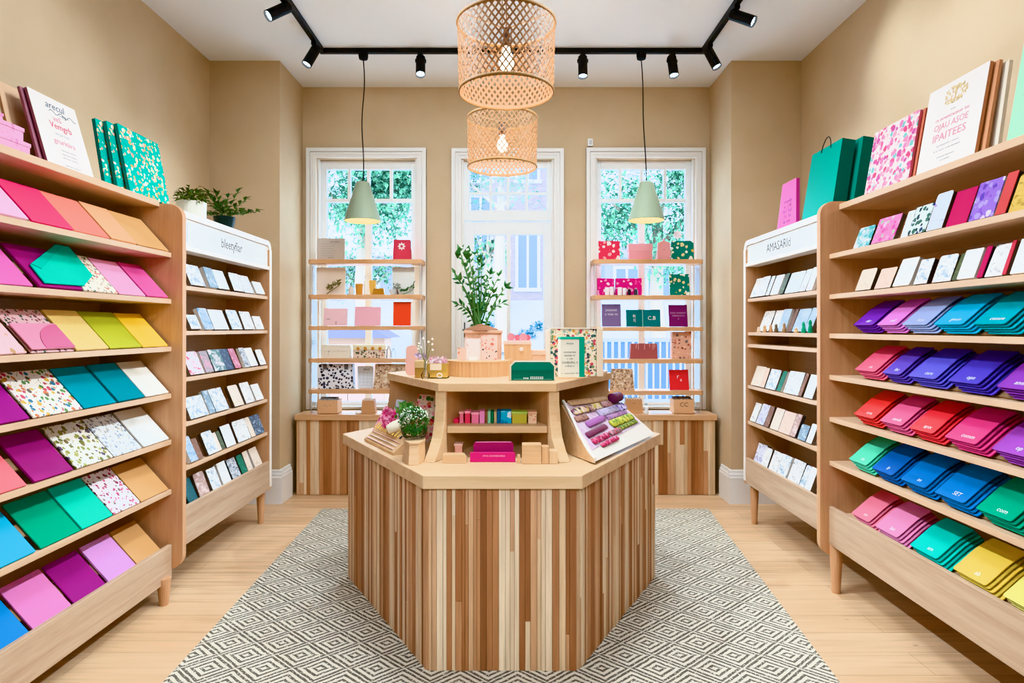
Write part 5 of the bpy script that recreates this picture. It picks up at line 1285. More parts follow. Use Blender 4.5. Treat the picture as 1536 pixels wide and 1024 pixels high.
jar('white_bottle', 'tall slim white bottle in the middle of the gold pieces on the second shelf', 548.5, 0.018, 0.155, paint('#F3EDE2', 0.4), SL[1], cat='bottle', d=5.13)
o = build('gold_cup', MB().lathe([(0.020, 0), (0.022, 0.004), (0.030, 0.075), (0.033, 0.12), (0.029, 0.12), (0.0, 0.02)], (X(558, 5.17), 5.19, SL[1]), 18), AMB2); tag(o, 'taller pale gold cup behind the gold block on the second shelf', 'cup')
o = build('gold_block', MB().prism([(X(559, DI), SL[1]), (X(577, DI), SL[1]), (X(576, DI), SL[1] + 0.055), (X(561, DI), SL[1] + 0.05)], DI - 0.02, DI + 0.03, 'xz'), paint('#B8862F', 0.4, 'old_gold', 0.5), bevel=0.003); tag(o, 'solid gold block at the end of the gold pieces on the second shelf', 'block')
o = build('white_bowl', MB().lathe([(0.016, 0), (0.02, 0.003), (0.038, 0.045), (0.035, 0.045), (0.018, 0.008), (0, 0.007)], (X(588, DI), DI + 0.03, SL[1]), 20), paint('#D9DEE2', 0.3)); tag(o, 'small pale grey bowl on the second shelf beside the tiny tree', 'bowl')
wc('frosted_card', 'plain grey-white frosted card behind the tiny tree on the second shelf', 588, 621, 400, SL[1], paint('#DCDCD8', 0.5), d=5.20, lean=88, t=0.004)
m = MB(); 
for k in range(70): m.leaf(at(595 + rq.uniform(-5, 5), 430 + rq.uniform(-4, 3), DI), (rq.uniform(-1, 1), rq.uniform(-1, .3), rq.uniform(-.2, 1)), 0.016, 0.010)
tr = MB().tube([Vector((X(597, DI), DI, SL[1] + .003)), at(596, 436, DI), at(595, 431, DI)], [0.006, 0.004, 0.003], 6)
t = thing('bonsai_tree', 'tiny dark bonsai on the second shelf near the window edge', 'plant', (X(597, DI), DI, SL[1]))
build('trunk', tr, paint('#5A4632', 0.8), t); build('foliage', m, LEAF2, t)
m = MB()
for k in range(90):
    s_ = rq.random(); m.leaf(at(600 + 22 * s_, 438 - 8 * s_ ** 3 - rq.uniform(0, 3 + 9 * s_ ** 4), DI + 0.01), (rq.uniform(-.5, 1), rq.uniform(-1, .3), rq.uniform(.1, 1)), 0.022, 0.010, droop=0)
m.tube([Vector((X(604, DI), DI + 0.01, SL[1] + .004)), at(616, 437, DI + .01), at(622, 430, DI + .01)], 0.003, 5)
o = build('trailing_sprig', m, leaf_mat('sprig_leaf2', '#3E6A34', '#6E9A58')); tag(o, 'trailing green sprig along the second shelf beside the tiny tree', 'sprig')
# third shelf
PK1 = paint('#EBC6CC', 0.55); PK2 = paint('#E7B2BE', 0.55)
o, M, w, h = wc('greeting_card', 'very pale pink card with small dark print on the third window shelf', 485, 521, 462, SL[2], PK1)
front_text(o, M, 'I eae', -w * 0.32, h * 0.38, 0.02, DK, 0.008); front_text(o, M, 'E', w * 0.03, h * 0.15, 0.03, paint('#7A4A44', .6), 0.008)
wc('greeting_card', 'rose pink blank card in the middle of the third window shelf', 531, 571, 460, SL[2], PK2)
o, M, w, h = wc('greeting_card', 'bright orange card with white border on the third window shelf', 589, 617, 452, SL[2], paint('#F3EEE8', 0.5), lean=86)
build('orange_panel', MB().box(-w / 2 + 0.004, w / 2 - 0.006, 0.001, h - 0.006, 0.0082, 0.0090), paint('#E0481C', 0.5), o, M=M)
# fourth shelf
P_DOOD = printed('doodle_box', '#EFE5D2', '#5A5048', 26, 0.66, 0.025)
t = two_part_box('stationery_box', 'cream box with black doodles on the fourth window shelf', 'box', X(481, DI), X(525, DI), DI, DI + 0.09, SL[3], Z(517, DI) - SL[3], P_DOOD, P_DOOD, lid=0.5)
P_LB = floral('ditsy_grey_green', '#E3CFB8', ['#6A5A4A', '#C98A7A', '#5A6A50', '#EBDCC8', '#B09A70'], 46, 0.46)
t = two_part_box('stationery_box', 'floral box with cream lid and row of gold discs on the fourth window shelf', 'box', X(529, DI), X(578, DI), DI, DI + 0.09, SL[3], Z(517, DI) - SL[3], P_LB, paint('#EFE2BC', 0.5), lid=0.42)
for k in range(4):
    px = 537 + 11 * k
    build('gold_disc', MB().lathe([(0.014, 0), (0.014, 0.003)], (0, 0, 0), 14, M=Matrix.Translation((X(px, DI), DI - 0.0002, Z(522.5, DI))) @ Matrix.Rotation(math.radians(90), 4, 'X')), AMB, t)
for k, px in enumerate((583, 590)):
    o = jar('glass_jar', ('clear little jar beside the box with gold discs on the fourth shelf', 'clear little jar at the end of the fourth shelf by the pink tag')[k], px, 0.018, (0.10, 0.08)[k], clear_glass('vase_glass'), SL[3], paint('#C9D6D9', 0.3))
# fifth shelf
P_SPOT = floral('spotted_tote', '#EDEBEE', ['#3A3A4A', '#4A4A5C', '#33333F'], 40, 0.40)
o, M, w, h = gift_bag_front('tote_bag', 'white tote bag with dark irregular spots on the fifth window shelf', 477, 530, 546, SL[4], P_SPOT, printed('tote_side', '#C9C8CE', '#55556A', 50, 0.52, 0.04), top=0.94, depth=0.08)
for s_ in (-0.3, 0.3): build('handle_tab', MB().box(w * s_ - 0.016, w * s_ + 0.016, h - 0.045, h + 0.002, 0.0802, 0.083), paint('#77767C', 0.6), o, M=M)
o, M, w, h = wc('calendar_card', 'white calendar card with grey grid on the fifth window shelf', 536, 560, 549, SL[4], paint('#EEF1F4', 0.5), d=5.21, lean=88, t=0.004)
for k in range(5): build('grid_line', MB().box(-w * 0.4, w * 0.4, h * (0.12 + 0.15 * k), h * (0.12 + 0.15 * k) + 0.0015, 0.0042, 0.0046), paint('#AFC0CC', 0.6), o, M=M)
for k in range(4): build('grid_line', MB().box(w * (-0.36 + 0.24 * k), w * (-0.36 + 0.24 * k) + 0.0015, h * 0.12, h * 0.74, 0.0042, 0.0046), paint('#AFC0CC', 0.6), o, M=M)
front_text(o, M, 'ancs', 0.01, h * 0.86, 0.03, DK, 0.004)
P_TANF = floral('tan_floral_bag', '#D9BE9C', ['#A8845C', '#EBDCC4', '#B59A80', '#8A6A5A', '#C9A088'], 60, 0.5, '#B0A080')
gift_bag_front('tote_bag', 'tan floral fabric bag on the fifth window shelf next to the calendar', 560, 611, 546, SL[4], P_TANF, P_TANF, top=0.90, depth=0.08)
# bench top
KR = paint('#DDB083', 0.6); KR2 = paint('#C99A6C', 0.6)
def file_box(lab, px0, px1, py0, d, depth, mark, cards, xs=0):
    x0, x1 = X(px0, d), X(px1, d); zt = Z(py0, d)
    t = thing('card_file_box', lab, 'box', ((x0 + x1) / 2, d, BT))
    m = MB(); m.box(x0, x1, d, d + 0.005, BT, zt); m.box(x0, x1, d + depth - 0.005, d + depth, BT, zt); m.box(x0, x0 + 0.005, d + 0.005, d + depth - 0.005, BT, zt); m.box(x1 - 0.005, x1, d + 0.005, d + depth - 0.005, BT, zt); m.box(x0, x1, d, d + depth, BT, BT + 0.004)
    build('box_wall', m, KR, t)
    for k in range(4):
        build('file_card', MB().box(x0 + 0.008, x1 - 0.008 - 0.006 * (k % 2), d + 0.02 + 0.024 * k, d + 0.026 + 0.024 * k, BT + 0.005, zt + 0.006 + 0.004 * k), cards, t)
    text(mark[0], mark[1], paint('#6A5440', 0.6), t, Matrix.Translation(((x0 + x1) / 2, d - 0.0006, (BT + zt) / 2 + 0.015)) @ lean_frame(0, (0, 0, 0), 90))
file_box('kraft card box with grey cards on the bench below the spotted tote bag', 476, 506, 600, 5.10, 0.14, ('- . -', 0.04), printed('grey_cards', '#B9B4B0', '#6A6A70', 30, 0.55, 0.04))
file_box('kraft card box with brown patterned cards on the bench below the red card', 1011, 1041, 599, 5.10, 0.14, ('CC', 0.05), printed('brown_cards', '#8A6A58', '#D9C9BC', 36, 0.55, 0.04))
def scallop_bag(lab, px0, px1, py0, d, zb=BT, mark=None):
    x0, x1 = X(px0, d), X(px1, d); zt = Z(py0, d); n = 6
    t = thing('paper_bag', lab, 'bag', ((x0 + x1) / 2, d, zb))
    pts = [(x0, zb), (x1, zb)]
    for k in range(n * 4 + 1):
        f = k / (n * 4); pts.append((x1 + (x0 - x1) * f - (0.012 * (1 - 2 * f)) , zt + 0.008 * abs(math.sin(math.pi * n * f))))
    build('bag_body', MB().prism(pts, d, d + 0.07, 'xz'), KR2, t)
    build('white_trim', MB().prism([(a, c - 0.006) for a, c in pts[2:]] + [(a, c + 0.0025) for a, c in pts[2:][::-1]], d - 0.0016, d - 0.0003, 'xz'), paint('#EFE6DA', 0.6), t)
    if mark: text(mark, 0.02, DK, t, Matrix.Translation(((x0 + x1) / 2, d - 0.0006, zt - 0.035)) @ lean_frame(0, (0, 0, 0), 90))
scallop_bag('kraft paper bag with scalloped white top on the bench below the tan floral bag', 541, 563, 600, 5.12)
scallop_bag('kraft paper bag with scalloped white top on the bench beside the small white bottle', 937, 965, 598, 5.12, mark='~m~')
o = build('white_pebble_dish', MB().lathe([(0.02, 0), (0.028, 0.006), (0.022, 0.02), (0, 0.024)], (X(537, 5.10), 5.12, BT), 16), paint('#EDEBE8', 0.4)); tag(o, 'small round white dish on the bench beside the scalloped kraft bag', 'dish')

# --- window with the teal folder
P_REDF = floral('red_floral', '#D62E4E', ['#F4E4E0', '#EFA9A9', '#F4C9C0', '#D62E4E'], 26, 0.42); P_GRF = floral('green_floral', '#08735F', ['#F4EFE0', '#E8D9A0', '#D9B04A', '#EFEFE8', '#08735F'], 28, 0.42)
P_MGF = floral('magenta_floral', '#CE127B', ['#F0A0C8', '#E84FA0', '#CE127B', '#F4D9E6'], 34, 0.36)
wc('floral_card', 'red card with white flowers on the top shelf before the sash window', 898, 930, 361, SR[0], P_REDF, lean=86)
two_part_box('gift_box', 'plain pink box on the top shelf between red floral card and pointed tag', 'box', X(943, DI), X(979, DI), DI, DI + 0.09, SR[0], Z(365, DI) - SR[0], paint('#EBA3AE', 0.55), paint('#EDA9B3', 0.55), lid=0.5)
x0, x1 = X(986, DI), X(1006, DI); zt = Z(364, DI)
o = thing('house_tag', 'pink pointed house-shaped tag on the top shelf next to the green floral card', 'tag', ((x0 + x1) / 2, DI, SR[0]))
build('tag_body', MB().prism([(x0, SR[0]), (x1, SR[0]), (x1 - 0.004, zt), ((x0 + x1) / 2 + 0.006, zt + 0.018), ((x0 + x1) / 2, zt + 0.04), ((x0 + x1) / 2 - 0.006, zt + 0.018), (x0 + 0.004, zt)], DI, DI + 0.02, 'xz'), paint('#EDAAAE', 0.55), o)
build('dot_print', MB().box((x0 + x1) / 2 - 0.004, (x0 + x1) / 2 + 0.004, DI - 0.0012, DI - 0.0002, zt - 0.06, zt - 0.052), paint('#C97A80', 0.5), o)
o, M, w, h = wc('floral_card', 'green card with white and gold flowers on the top shelf before the sash window', 1007, 1041, 361, SR[0], P_GRF, lean=86)
m = MB(); 
for k in range(8):
    a = k * 0.785; p = at(1016, 352, 5.24); m.leaf(p, (math.cos(a), -0.2, math.sin(a)), 0.045, 0.028, up=Vector((0, -1, 0)), droop=0.05)
m2 = MB().tube([Vector((X(1016, 5.245), 5.245, SR[0])), at(1016, 352, 5.245)], 0.002, 5)
t = thing('paper_flower', 'white paper flower on a stem behind the green floral card', 'flower', (X(1016, 5.245), 5.245, SR[0])); build('petal_head', m, paint('#F4E6EA', 0.6), t); build('stem', m2, STEMM, t)
# second shelf
for k, (pa, pb) in enumerate(((896, 922), (923, 963))):
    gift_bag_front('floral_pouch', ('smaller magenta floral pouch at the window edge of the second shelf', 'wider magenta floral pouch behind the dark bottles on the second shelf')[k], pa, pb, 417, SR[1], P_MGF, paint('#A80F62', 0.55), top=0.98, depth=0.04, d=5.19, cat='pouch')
for k, (px, r, h, mt, lab) in enumerate(((911, .018, .065, '#F6EEF2', 'first white cup before the magenta pouches'), (918, .017, .07, '#F3EBEF', 'second white cup before the magenta pouches'), (930, .018, .065, '#F6F0F2', 'third white cup before the magenta pouches'), (937, .016, .06, '#F0E8EC', 'fourth white cup before the magenta pouches'))):
    o = build('white_cup', MB().lathe([(r * .8, 0), (r, .004), (r * 1.05, h), (r * .9, h), (r * .8, .01), (0, .009)], (X(px, 5.13), 5.14, SR[1]), 16), paint(mt, 0.4)); tag(o, lab + ' on the second shelf', 'cup')
jar('dark_bottle', 'dark small bottle with pink cap next to the white cups on the second shelf', 944, 0.014, 0.06, paint('#3A2A3A', 0.3), SR[1], paint('#EBA6C0', .4), d=5.13, cat='bottle')
jar('dark_bottle', 'dark small bottle with grey cap at the end of the magenta pouches', 954, 0.016, 0.06, paint('#4A4650', 0.3), SR[1], paint('#A9A6A8', .4), d=5.13, cat='bottle')
wc('floral_book', 'green book with white flowers alone at the end of the second shelf', 1005, 1035, 411, SR[1], P_GRF, 'book', lean=80, t=0.014, edge=paint('#EDE6D6', .6))
# third shelf
o, M, w, h = wc('notebook', 'greyish purple notebook with rows of pale writing on the third shelf', 903, 932, 456, SR[2], paint('#7A6690', 0.55), 'notebook', t=0.012)
for k, s_ in enumerate(('paaaaas', 'a mas vs')): front_text(o, M, s_, 0, h * (0.74 - 0.19 * k), 0.03, paint('#D9D3DE', .5), 0.012, w=1.05)
x0, x1, d = X(940, DI), X(992, DI), DI; zt = Z(464, DI); xm = (x0 + x1) / 2
t = thing('teal_folder', 'open dark teal folder with white marks standing on the third shelf', 'folder', (xm, d, SR[2]))
for s_, (xa, xb2) in enumerate(((x0, xm - 0.001), (xm + 0.001, x1))):
    M = frame((xm, d + 0.055, SR[2]), ((-1, -0.18, 0) if s_ == 0 else (1, -0.18, 0)), (0, 0.1, 1), (0, -1, 0.1))
    build('cover_leaf', MB().box(0.003, xm - x0, 0, zt - SR[2], 0.0, 0.006, M=M), paint('#04696B', 0.5), t)
build('spine', MB().tube([(xm, d + 0.048, SR[2] + 0.001), (xm, d + 0.062, zt - 0.002)], 0.004, 6), paint('#8FB8AE', 0.5), t)
for s_, b_ in ((-1, '8|\n3|'), (1, 'C.B')):
    text(b_, 0.045 if s_ > 0 else 0.035, WINK, t, Matrix.Translation((xm + s_ * 0.072, d + 0.0385, (SR[2] + zt) / 2)) @ Matrix.Rotation(math.radians(-10 * s_), 4, 'Z') @ lean_frame(0, (0, 0, 0), 84))
o, M, w, h = wc('notebook', 'deep purple card with pale writing standing on the third shelf', 1004, 1032, 457, SR[2], paint('#74195F', 0.5), 'card', lean=79, t=0.010, edge=paint('#5A1048', .6))
for k, s_ in enumerate(('ILIOL KANOO', '10DO(1CI 0', '.o')): front_text(o, M, s_, 0.0, h * (0.62 - 0.13 * k), 0.020, paint('#C9A0C0', .5), 0.010)
# fourth shelf
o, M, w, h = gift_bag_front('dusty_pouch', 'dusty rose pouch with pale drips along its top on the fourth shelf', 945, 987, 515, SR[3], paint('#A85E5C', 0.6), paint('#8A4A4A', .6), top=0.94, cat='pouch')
for k, (s_, L) in enumerate(((-.28, .04), (-.2, .05), (0.02, .05), (.2, .03), (.32, .05), (.38, .035))): build('pale_drip', MB().box(w * s_ - .002, w * s_ + .002, h - L, h - .002, .0602, .0612), paint('#E3B0A4', .5), o, M=M)
o, M, w, h = gift_bag_front('floral_box', 'peach speckled floral box on the fourth shelf near the pier', 1008, 1037, 497, SR[3], floral('peach_speckle', '#E3B094', ['#C9705A', '#EFD0BC', '#A8604A', '#E3B094', '#7A6A6A'], 40, .4), paint('#C9947A', .6), top=1.0, cat='box', depth=0.07)
build('base_band', MB().box(-w / 2 - .001, w / 2 + .001, 0.0006, .028, .0602, .064), paint('#EBD6C0', .5), o, M=M)
o2 = MB(); 
build('white_bow', MB().prism([(-.05, h - .004), (0, h - .03), (.05, h - .004), (.03, h - .05), (0, h - .034), (-.03, h - .05)], .0605, .0635, 'xy'), paint('#F0E8E6', .5), o, M=M)
# fifth shelf
o, M, w, h = wc('greeting_card', 'coral red card with two small white marks on the fifth shelf', 1005, 1034, 555, SR[4], paint('#D9383A', .5), lean=76, t=0.009, edge=paint('#B02428', .6))
front_text(o, M, 'r', -w * .05, h * .66, .05, WINK, .009); front_text(o, M, 'a', w * .1, h * .5, .04, WINK, .009)
gift_bag_front('floral_bag', 'tan floral wrapped bag with dark flowers along its top on the fifth shelf', 916, 952, 553, SR[4], P_TANF, P_TANF, top=.86, depth=.07)
jar('white_bottle', 'small white bottle with pale blue cap on the bench beside the scalloped bag', 970, .016, .085, paint('#F1F3F4', .35), BT, paint('#A9C6D6', .4), d=5.10, cat='bottle')
o, M, w, h = (None,) * 4
o = build('paper_sheet', MB().prism([(X(975, 5.11), 5.11), (X(1008, 5.11), 5.11), (X(1008, 5.27), 5.27), (X(978, 5.27), 5.27)], BT, BT + .003, 'xy'), paint('#EFE3E0', .6)); tag(o, 'flat pale paper sheet on the bench between white bottle and kraft box', 'paper')
# ================================================================== lamps
BLACK = paint('#141414', 0.45, 'black_metal'); BLK2 = paint('#0D0D0D', 0.6, 'black_plastic')
TRZ = CEIL - 0.02; TY = 4.62; TX0, TX1 = -1.40, 1.41
tr = thing('lighting_track', 'black three-sided ceiling track carrying the spotlights', 'lighting track', ((TX0 + TX1) / 2, TY, CEIL - 0.035))
def rail(nm, a, b):
    m = MB(); a, b = Vector(a), Vector(b); e = (b - a).normalized(); n_ = Vector((-e.y, e.x, 0)); q = [a + n_ * .017, a - n_ * .017, b - n_ * .017, b + n_ * .017]
    m.prism([(p.x, p.y) for p in q], CEIL - 0.036, CEIL - 0.0006, 'xy')
    q2 = [a + n_ * .006, a - n_ * .006, b - n_ * .006, b + n_ * .006]
    return build(nm, m, BLACK, tr, bevel=0.002)
rail('rail', (TX0 - .017, TY, 0), (TX1 + .017, TY, 0)); rail('rail', (TX0, 0.3, 0), (TX0, TY - .018, 0)); rail('rail', (TX1, 0.3, 0), (TX1, TY - .018, 0))
LENS = glow('spot_lens', (1, 0.93, 0.82, 1), 14.0)
def aim_matrix(p, tgt):
    d = (Vector(tgt) - Vector(p)).normalized()
    return Matrix.Translation(Vector(p)) @ d.to_track_quat('-Z', 'Y').to_matrix().to_4x4()
def spot(lab, x, y, tgt, power, size=60, blend=1.0, light=True, soft=0.02, col=(1, .95, .87)):
    top = Vector((x, y, CEIL - 0.0365)); piv = top + Vector((0, 0, -0.055))
    d = (Vector(tgt) - piv).normalized(); M = aim_matrix(piv, tgt)
    if lab:
        t = thing('track_spotlight', lab, 'spotlight', top, 'black track spotlights')
        build('adapter', MB().box(-.018, .018, -.03, .03, -.022, 0, M=Matrix.Translation(top - Vector((0, 0, .0005)))), BLACK, t, bevel=.002)
        build('stem', MB().tube([top + Vector((0, 0, -.022)), piv], .007, 8), BLK2, t)
        build('yoke', MB().box(-.040, .040, -.009, .009, -.012, .012, M=M), BLK2, t, bevel=.002)
        m = MB().lathe([(.030, .035), (.034, .03), (.035, -.13), (.031, -.13), (.029, -.118)], (0, 0, 0), 20, M=M, cap=False)
        m.lathe([(0.0, .036), (.030, .035)], (0, 0, 0), 20, M=M, cap=False)
        build('can', m, BLACK, t)
        build('lens', MB().lathe([(.0288, -.116), (0, -.116)], (0, 0, 0), 20, M=M, cap=False), LENS, t)
    if light:
        l = bpy.data.lights.new('spot_lamp', 'SPOT'); l.energy = power; l.spot_size = math.radians(size); l.spot_blend = blend; l.shadow_soft_size = soft; l.color = col
        o = bpy.data.objects.new('spot_lamp', l); COL.objects.link(o); o.matrix_world = M @ Matrix.Translation((0, 0, -.14))
SP = 70
# the ones in view
spot('black spotlight on the track branch nearest the card rack, closest to the shop front', TX0, 3.86, (-2.30, 3.1, 2.4), SP * .14, 80)
spot('black spotlight at the track corner above the potted plants', TX0, 4.45, (-2.0, 4.0, 1.9), SP * .6, 75)
spot('black spotlight between the woven lamps and the cone lamp above the red bag', X(631, TY), TY, (-0.55, 3.6, 0.8), SP, 75)
spot('black spotlight on the cross track just beyond the woven lamps, toward the teal folder window', X(874, TY), TY, (0.5, 4.0, 0.6), SP, 75)
spot('black spotlight between the second green pendant cord and the track corner', X(1008, TY), TY, (1.3, 3.9, 0.9), SP, 75)
spot('black spotlight at the track corner above the pink bag cabinet', TX1, 4.48, (1.98, 4.1, 1.9), SP * .6, 75)
spot('black spotlight with a bright lens on the track branch nearest the envelope rack', TX1, 3.95, (2.23, 3.4, 2.7), SP * .38, 85)
# their fellows farther along the two side branches, above the shop floor
for y in (1.5, 2.55):
    spot(None, TX0, y, (1.7, y + .25, .8), SP * 3.4, 58); spot(None, TX1, y, (-1.75, y + .25, .8), SP * 3.4, 58)
    spot(None, TX0, y + .3, (-2.33, y + .4, 2.5), SP * .14, 80); spot(None, TX1, y + .3, (2.23, y + .4, 2.5), SP * .30, 90)
for x in (TX0, TX1):
    spot(None, x, 3.4, (-1.75 if x > 0 else 1.65, 3.75, 1.0), SP * 2.2, 62)
for x in (-1.2, -.1, 1.0): spot(None, x * .8, 2.5, (x, 5.36, 2.45), SP * 1.1, 62, soft=.35)  # unseen spots off the track, added to brighten the back wall

def area(x, y, z, sx, sy, power, col, tgt=None, spread=180):  # unseen area lamp added as fill; no panel hangs there
    l = bpy.data.lights.new('added_fill_lamp', 'AREA'); l.shape = 'RECTANGLE'; l.size = sx; l.size_y = sy; l.energy = power; l.color = col; l.spread = math.radians(spread)
    o = bpy.data.objects.new('added_fill_lamp', l); COL.objects.link(o)
    o.matrix_world = aim_matrix((x, y, z), tgt or (x, y + .001, 0))
area(0, 1.3, CEIL - .05, .6, .6, 12, (1, .98, .95))
area(-.05, 2.7, CEIL - .05, .5, .3, 46, (1, .98, .95))  # added overhead to lift the island and the back of the shop
area(0, -0.7, 2.2, 1.6, .8, 5, (1, .98, .95), (0, 3.2, 1.4))  # frontal fill added behind the camera
area(0, -0.7, 2.3, 1.4, .6, 8, (1, .96, .9), (0, 2.5, .35), 50)  # narrow fill added to brighten the island front

# woven drum pendants
BAM = paint('#976C41', 0.6, 'bamboo_strip'); BAM2 = paint('#96703F', 0.6, 'bamboo_rim')
def drum(lab, x, y, z0, z1, r0, r1, cord_to):
    t = thing('woven_pendant_lamp', lab, 'pendant lamp', (x, y, z0), 'woven drum pendants')
    N, S, turn, w = 46, 16, math.radians(62), .0042
    m = MB()
    for fam in (-1, 1):
        for k in range(N):
            for i in range(S):
                q = []
                for (ii, ss) in ((i, -1), (i + 1, -1), (i + 1, 1), (i, 1)):
                    f = ii / S; rr = r0 + (r1 - r0) * f + (0.0012 if fam > 0 else -0.0012) * (1 if (ii + k) % 2 else -1)
                    a = 2 * math.pi * k / N + fam * turn * f; da = ss * w / rr
                    q.append((x + rr * math.cos(a + da * .8), y + rr * math.sin(a + da * .8), z0 + (z1 - z0) * f - fam * ss * w * .35))
                m.quad(q)
    build('woven_shade', m, BAM, t)
    for (r, z) in ((r0, z0), (r1, z1)):
        ring = MB(); n = 48; c = 8
        for k in range(n):
            a = 2 * math.pi * k / n
            for j in range(c):
                b_ = 2 * math.pi * j / c; ring.v.append((x + (r + .005 * math.cos(b_)) * math.cos(a), y + (r + .005 * math.cos(b_)) * math.sin(a), z + .008 * math.sin(b_)))
        for k in range(n):
            for j in range(c): ring.f.append((k * c + j, ((k + 1) % n) * c + j, ((k + 1) % n) * c + (j + 1) % c, k * c + (j + 1) % c)); ring.m.append(0)
        build('shade_rim', ring, BAM2, t, smooth=True)
    sp = MB()
    for k in range(3):
        a = math.radians(90 + 120 * k); sp.tube([(x, y, z1 - .02), (x + r1 * math.cos(a), y + r1 * math.sin(a), z1 - .004)], .003, 6)
    build('spider_frame', sp, paint('#A08058', 0.5), t)
    build('socket', MB().lathe([(.008, .0), (.022, -.004), (.024, -.05), (.020, -.07), (.018, -.075)], (x, y, z1 - .02), 18), paint('#4A3420', 0.5), t)
    b = MB().lathe([(.013, -.076), (.016, -.09), (.026, -.115), (.031, -.135), (.027, -.155), (.014, -.168), (0, -.17)], (x, y, z1 - .02), 20)
    build('bulb', b, glow('warm_bulb', (1, .84, .60, 1), 26.0), t, smooth=True)
    build('cord', MB().tube([(x, y, z1 - .02), (x, y, cord_to)], .0035, 6), paint('#8A6A48', 0.6), t)
    build('ceiling_rose', MB().lathe([(.05, 0), (.048, .022), (.01, .026)], (x, y, cord_to - .0262), 24), paint('#EDE8E0', .5), t)
    l = bpy.data.lights.new('bulb_lamp', 'POINT'); l.energy = 10; l.color = (1, .76, .48); l.shadow_soft_size = .04
    o = bpy.data.objects.new('bulb_lamp', l); COL.objects.link(o); o.location = (x, y, z1 - .225)
drum('woven bamboo drum lamp, the larger and nearer of the hanging pair', X(759.5, 2.56), 2.56, Z(138, 2.56), Z(36, 2.56), .192, .200, CEIL)
drum('woven bamboo drum lamp hanging before the transom, smaller of the pair', X(753.5, 3.58), 3.58, Z(250.5, 3.58), Z(178, 3.58), .196, .200, CEIL)

SAGE = paint('#90977C', 0.4, 'sage_enamel')
def cone(lab, pxc, pxb, py0, py1, wob):
    x = X(pxb, TY); z0, z1 = Z(py1, TY), Z(py0, TY); xt = X(pxc, TY)
    t = thing('cone_pendant_lamp', lab, 'pendant lamp', (x, TY, z0), 'sage green cone pendants')
    build('cone_shade', MB().lathe([(.132, 0), (.134, .004), (.058, z1 - z0 - .03), (.052, z1 - z0 - .008), (.040, z1 - z0), (0, z1 - z0)], (x, TY, z0), 40, cap=False), SAGE, t, smooth=False)
    build('shade_lining', MB().lathe([(.128, .002), (.055, z1 - z0 - .034), (0, z1 - z0 - .02)], (x, TY, z0), 40, cap=False), paint('#E3CF86', .5), t, smooth=True)
    build('bulb', MB().lathe([(0, .055), (.022, .065), (.032, .09), (.022, .125), (.012, .15), (.0, .15)], (x, TY, z0), 18), glow('cone_bulb', (1, .85, .55, 1), 6.0), t, smooth=True)
    zt = CEIL - .0365 - .05
    path = [(xt + (x - xt) * s_ + wob * .010 * math.sin(s_ * 9) * (1 - s_ * .4), TY, zt + (z1 - zt) * s_) for s_ in [k / 18 for k in range(19)]]
    build('cord', MB().tube(path, .0042, 6), BLK2, t)
    build('track_mount', MB().lathe([(.012, 0), (.032, .008), (.036, .03), (.036, .048)], (xt, TY, CEIL - .0366 - .0485), 18), BLK2, t)
    l = bpy.data.lights.new('cone_lamp', 'POINT'); l.energy = 2.2; l.color = (1, .85, .55); l.shadow_soft_size = .03
    o = bpy.data.objects.new('cone_lamp', l); COL.objects.link(o); o.location = (x, TY, z0 + .03)
cone('sage green cone lamp hanging before the window above the red paper bag shelf', 545, 544, 273, 332, 1)
cone('sage green cone lamp hanging before the window above the red floral card shelf', 962, 969.5, 273, 331, .4)

# ================================================================== the street outside
def matte_paint(h, rough=.9): return paint(h, rough)  # plain matte paint in the street objects' own colours
def pave():
    t = NT('pale_paving'); v = t.coords(); n = t.n('TexNoise', i_Scale=.8, i_Detail=4.0); t.l(v, n.inputs['Vector'])
    t.l(t.ramp(n.outputs['Fac'], [(.35, hx('#B4BABD')), (.65, hx('#CDD2D4'))]), t.b.inputs['Base Color']); t.b.inputs['Roughness'].default_value = .8; return t.m
m = MB(); m.v += [(-14, 5.57, -.02), (14, 5.57, -.02), (14, 9, .1), (-14, 9, .1), (14, 17, 2.1), (-14, 17, 2.1), (14, 26, 2.2), (-14, 26, 2.2)]
for f in ((0, 1, 2, 3), (3, 2, 4, 5), (5, 4, 6, 7)): m.f.append(f); m.m.append(0)
o = build('pavement', m, pave()); o['kind'] = 'structure'
def tree(lab, c, rad, n, trunk_to, cols, ls=.10, seed=1):
    r = random.Random(seed); t = thing('street_tree', lab, 'tree', (c[0], c[1], trunk_to))
    lf = MB(); blobs = [(Vector(c) + Vector((r.uniform(-1, 1) * rad[0] * .7, r.uniform(-1, 1) * rad[1] * .6, r.uniform(-1, 1) * rad[2] * .7)), r.uniform(.35, .6)) for _ in range(16)]
    for _ in range(n):
        b, s_ = blobs[r.randrange(16)]
        v = Vector((r.gauss(0, 1), r.gauss(0, 1), r.gauss(0, 1))).normalized() * s_ * (r.random() ** .4)
        lf.leaf(b + Vector((v.x * rad[0], v.y * rad[1], v.z * rad[2])), (r.uniform(-1, 1), r.uniform(-1, .2), r.uniform(-.8, .6)), ls * r.uniform(.7, 1.3), ls * .62, droop=.2)
    build('foliage', lf, leaf_mat(*cols), t)
    tk = MB().tube([(c[0] + .1, c[1], trunk_to), (c[0], c[1], (trunk_to + c[2]) / 2), (c[0] + .05, c[1], c[2])], [.16, .12, .06], 8)
    for k in range(4):
        a = k * 1.6; tk.tube([(c[0], c[1], c[2] - rad[2] * .6), (c[0] + rad[0] * .6 * math.cos(a), c[1] + .3 * math.sin(a), c[2] + rad[2] * .2)], [.05, .02], 6)
    build('trunk', tk, paint('#7A6A5C', .9), t)
TL = ('street_leaf', '#2C4E3C', '#688C6C'); TL2 = ('street_leaf_2', '#20382A', '#52704E')
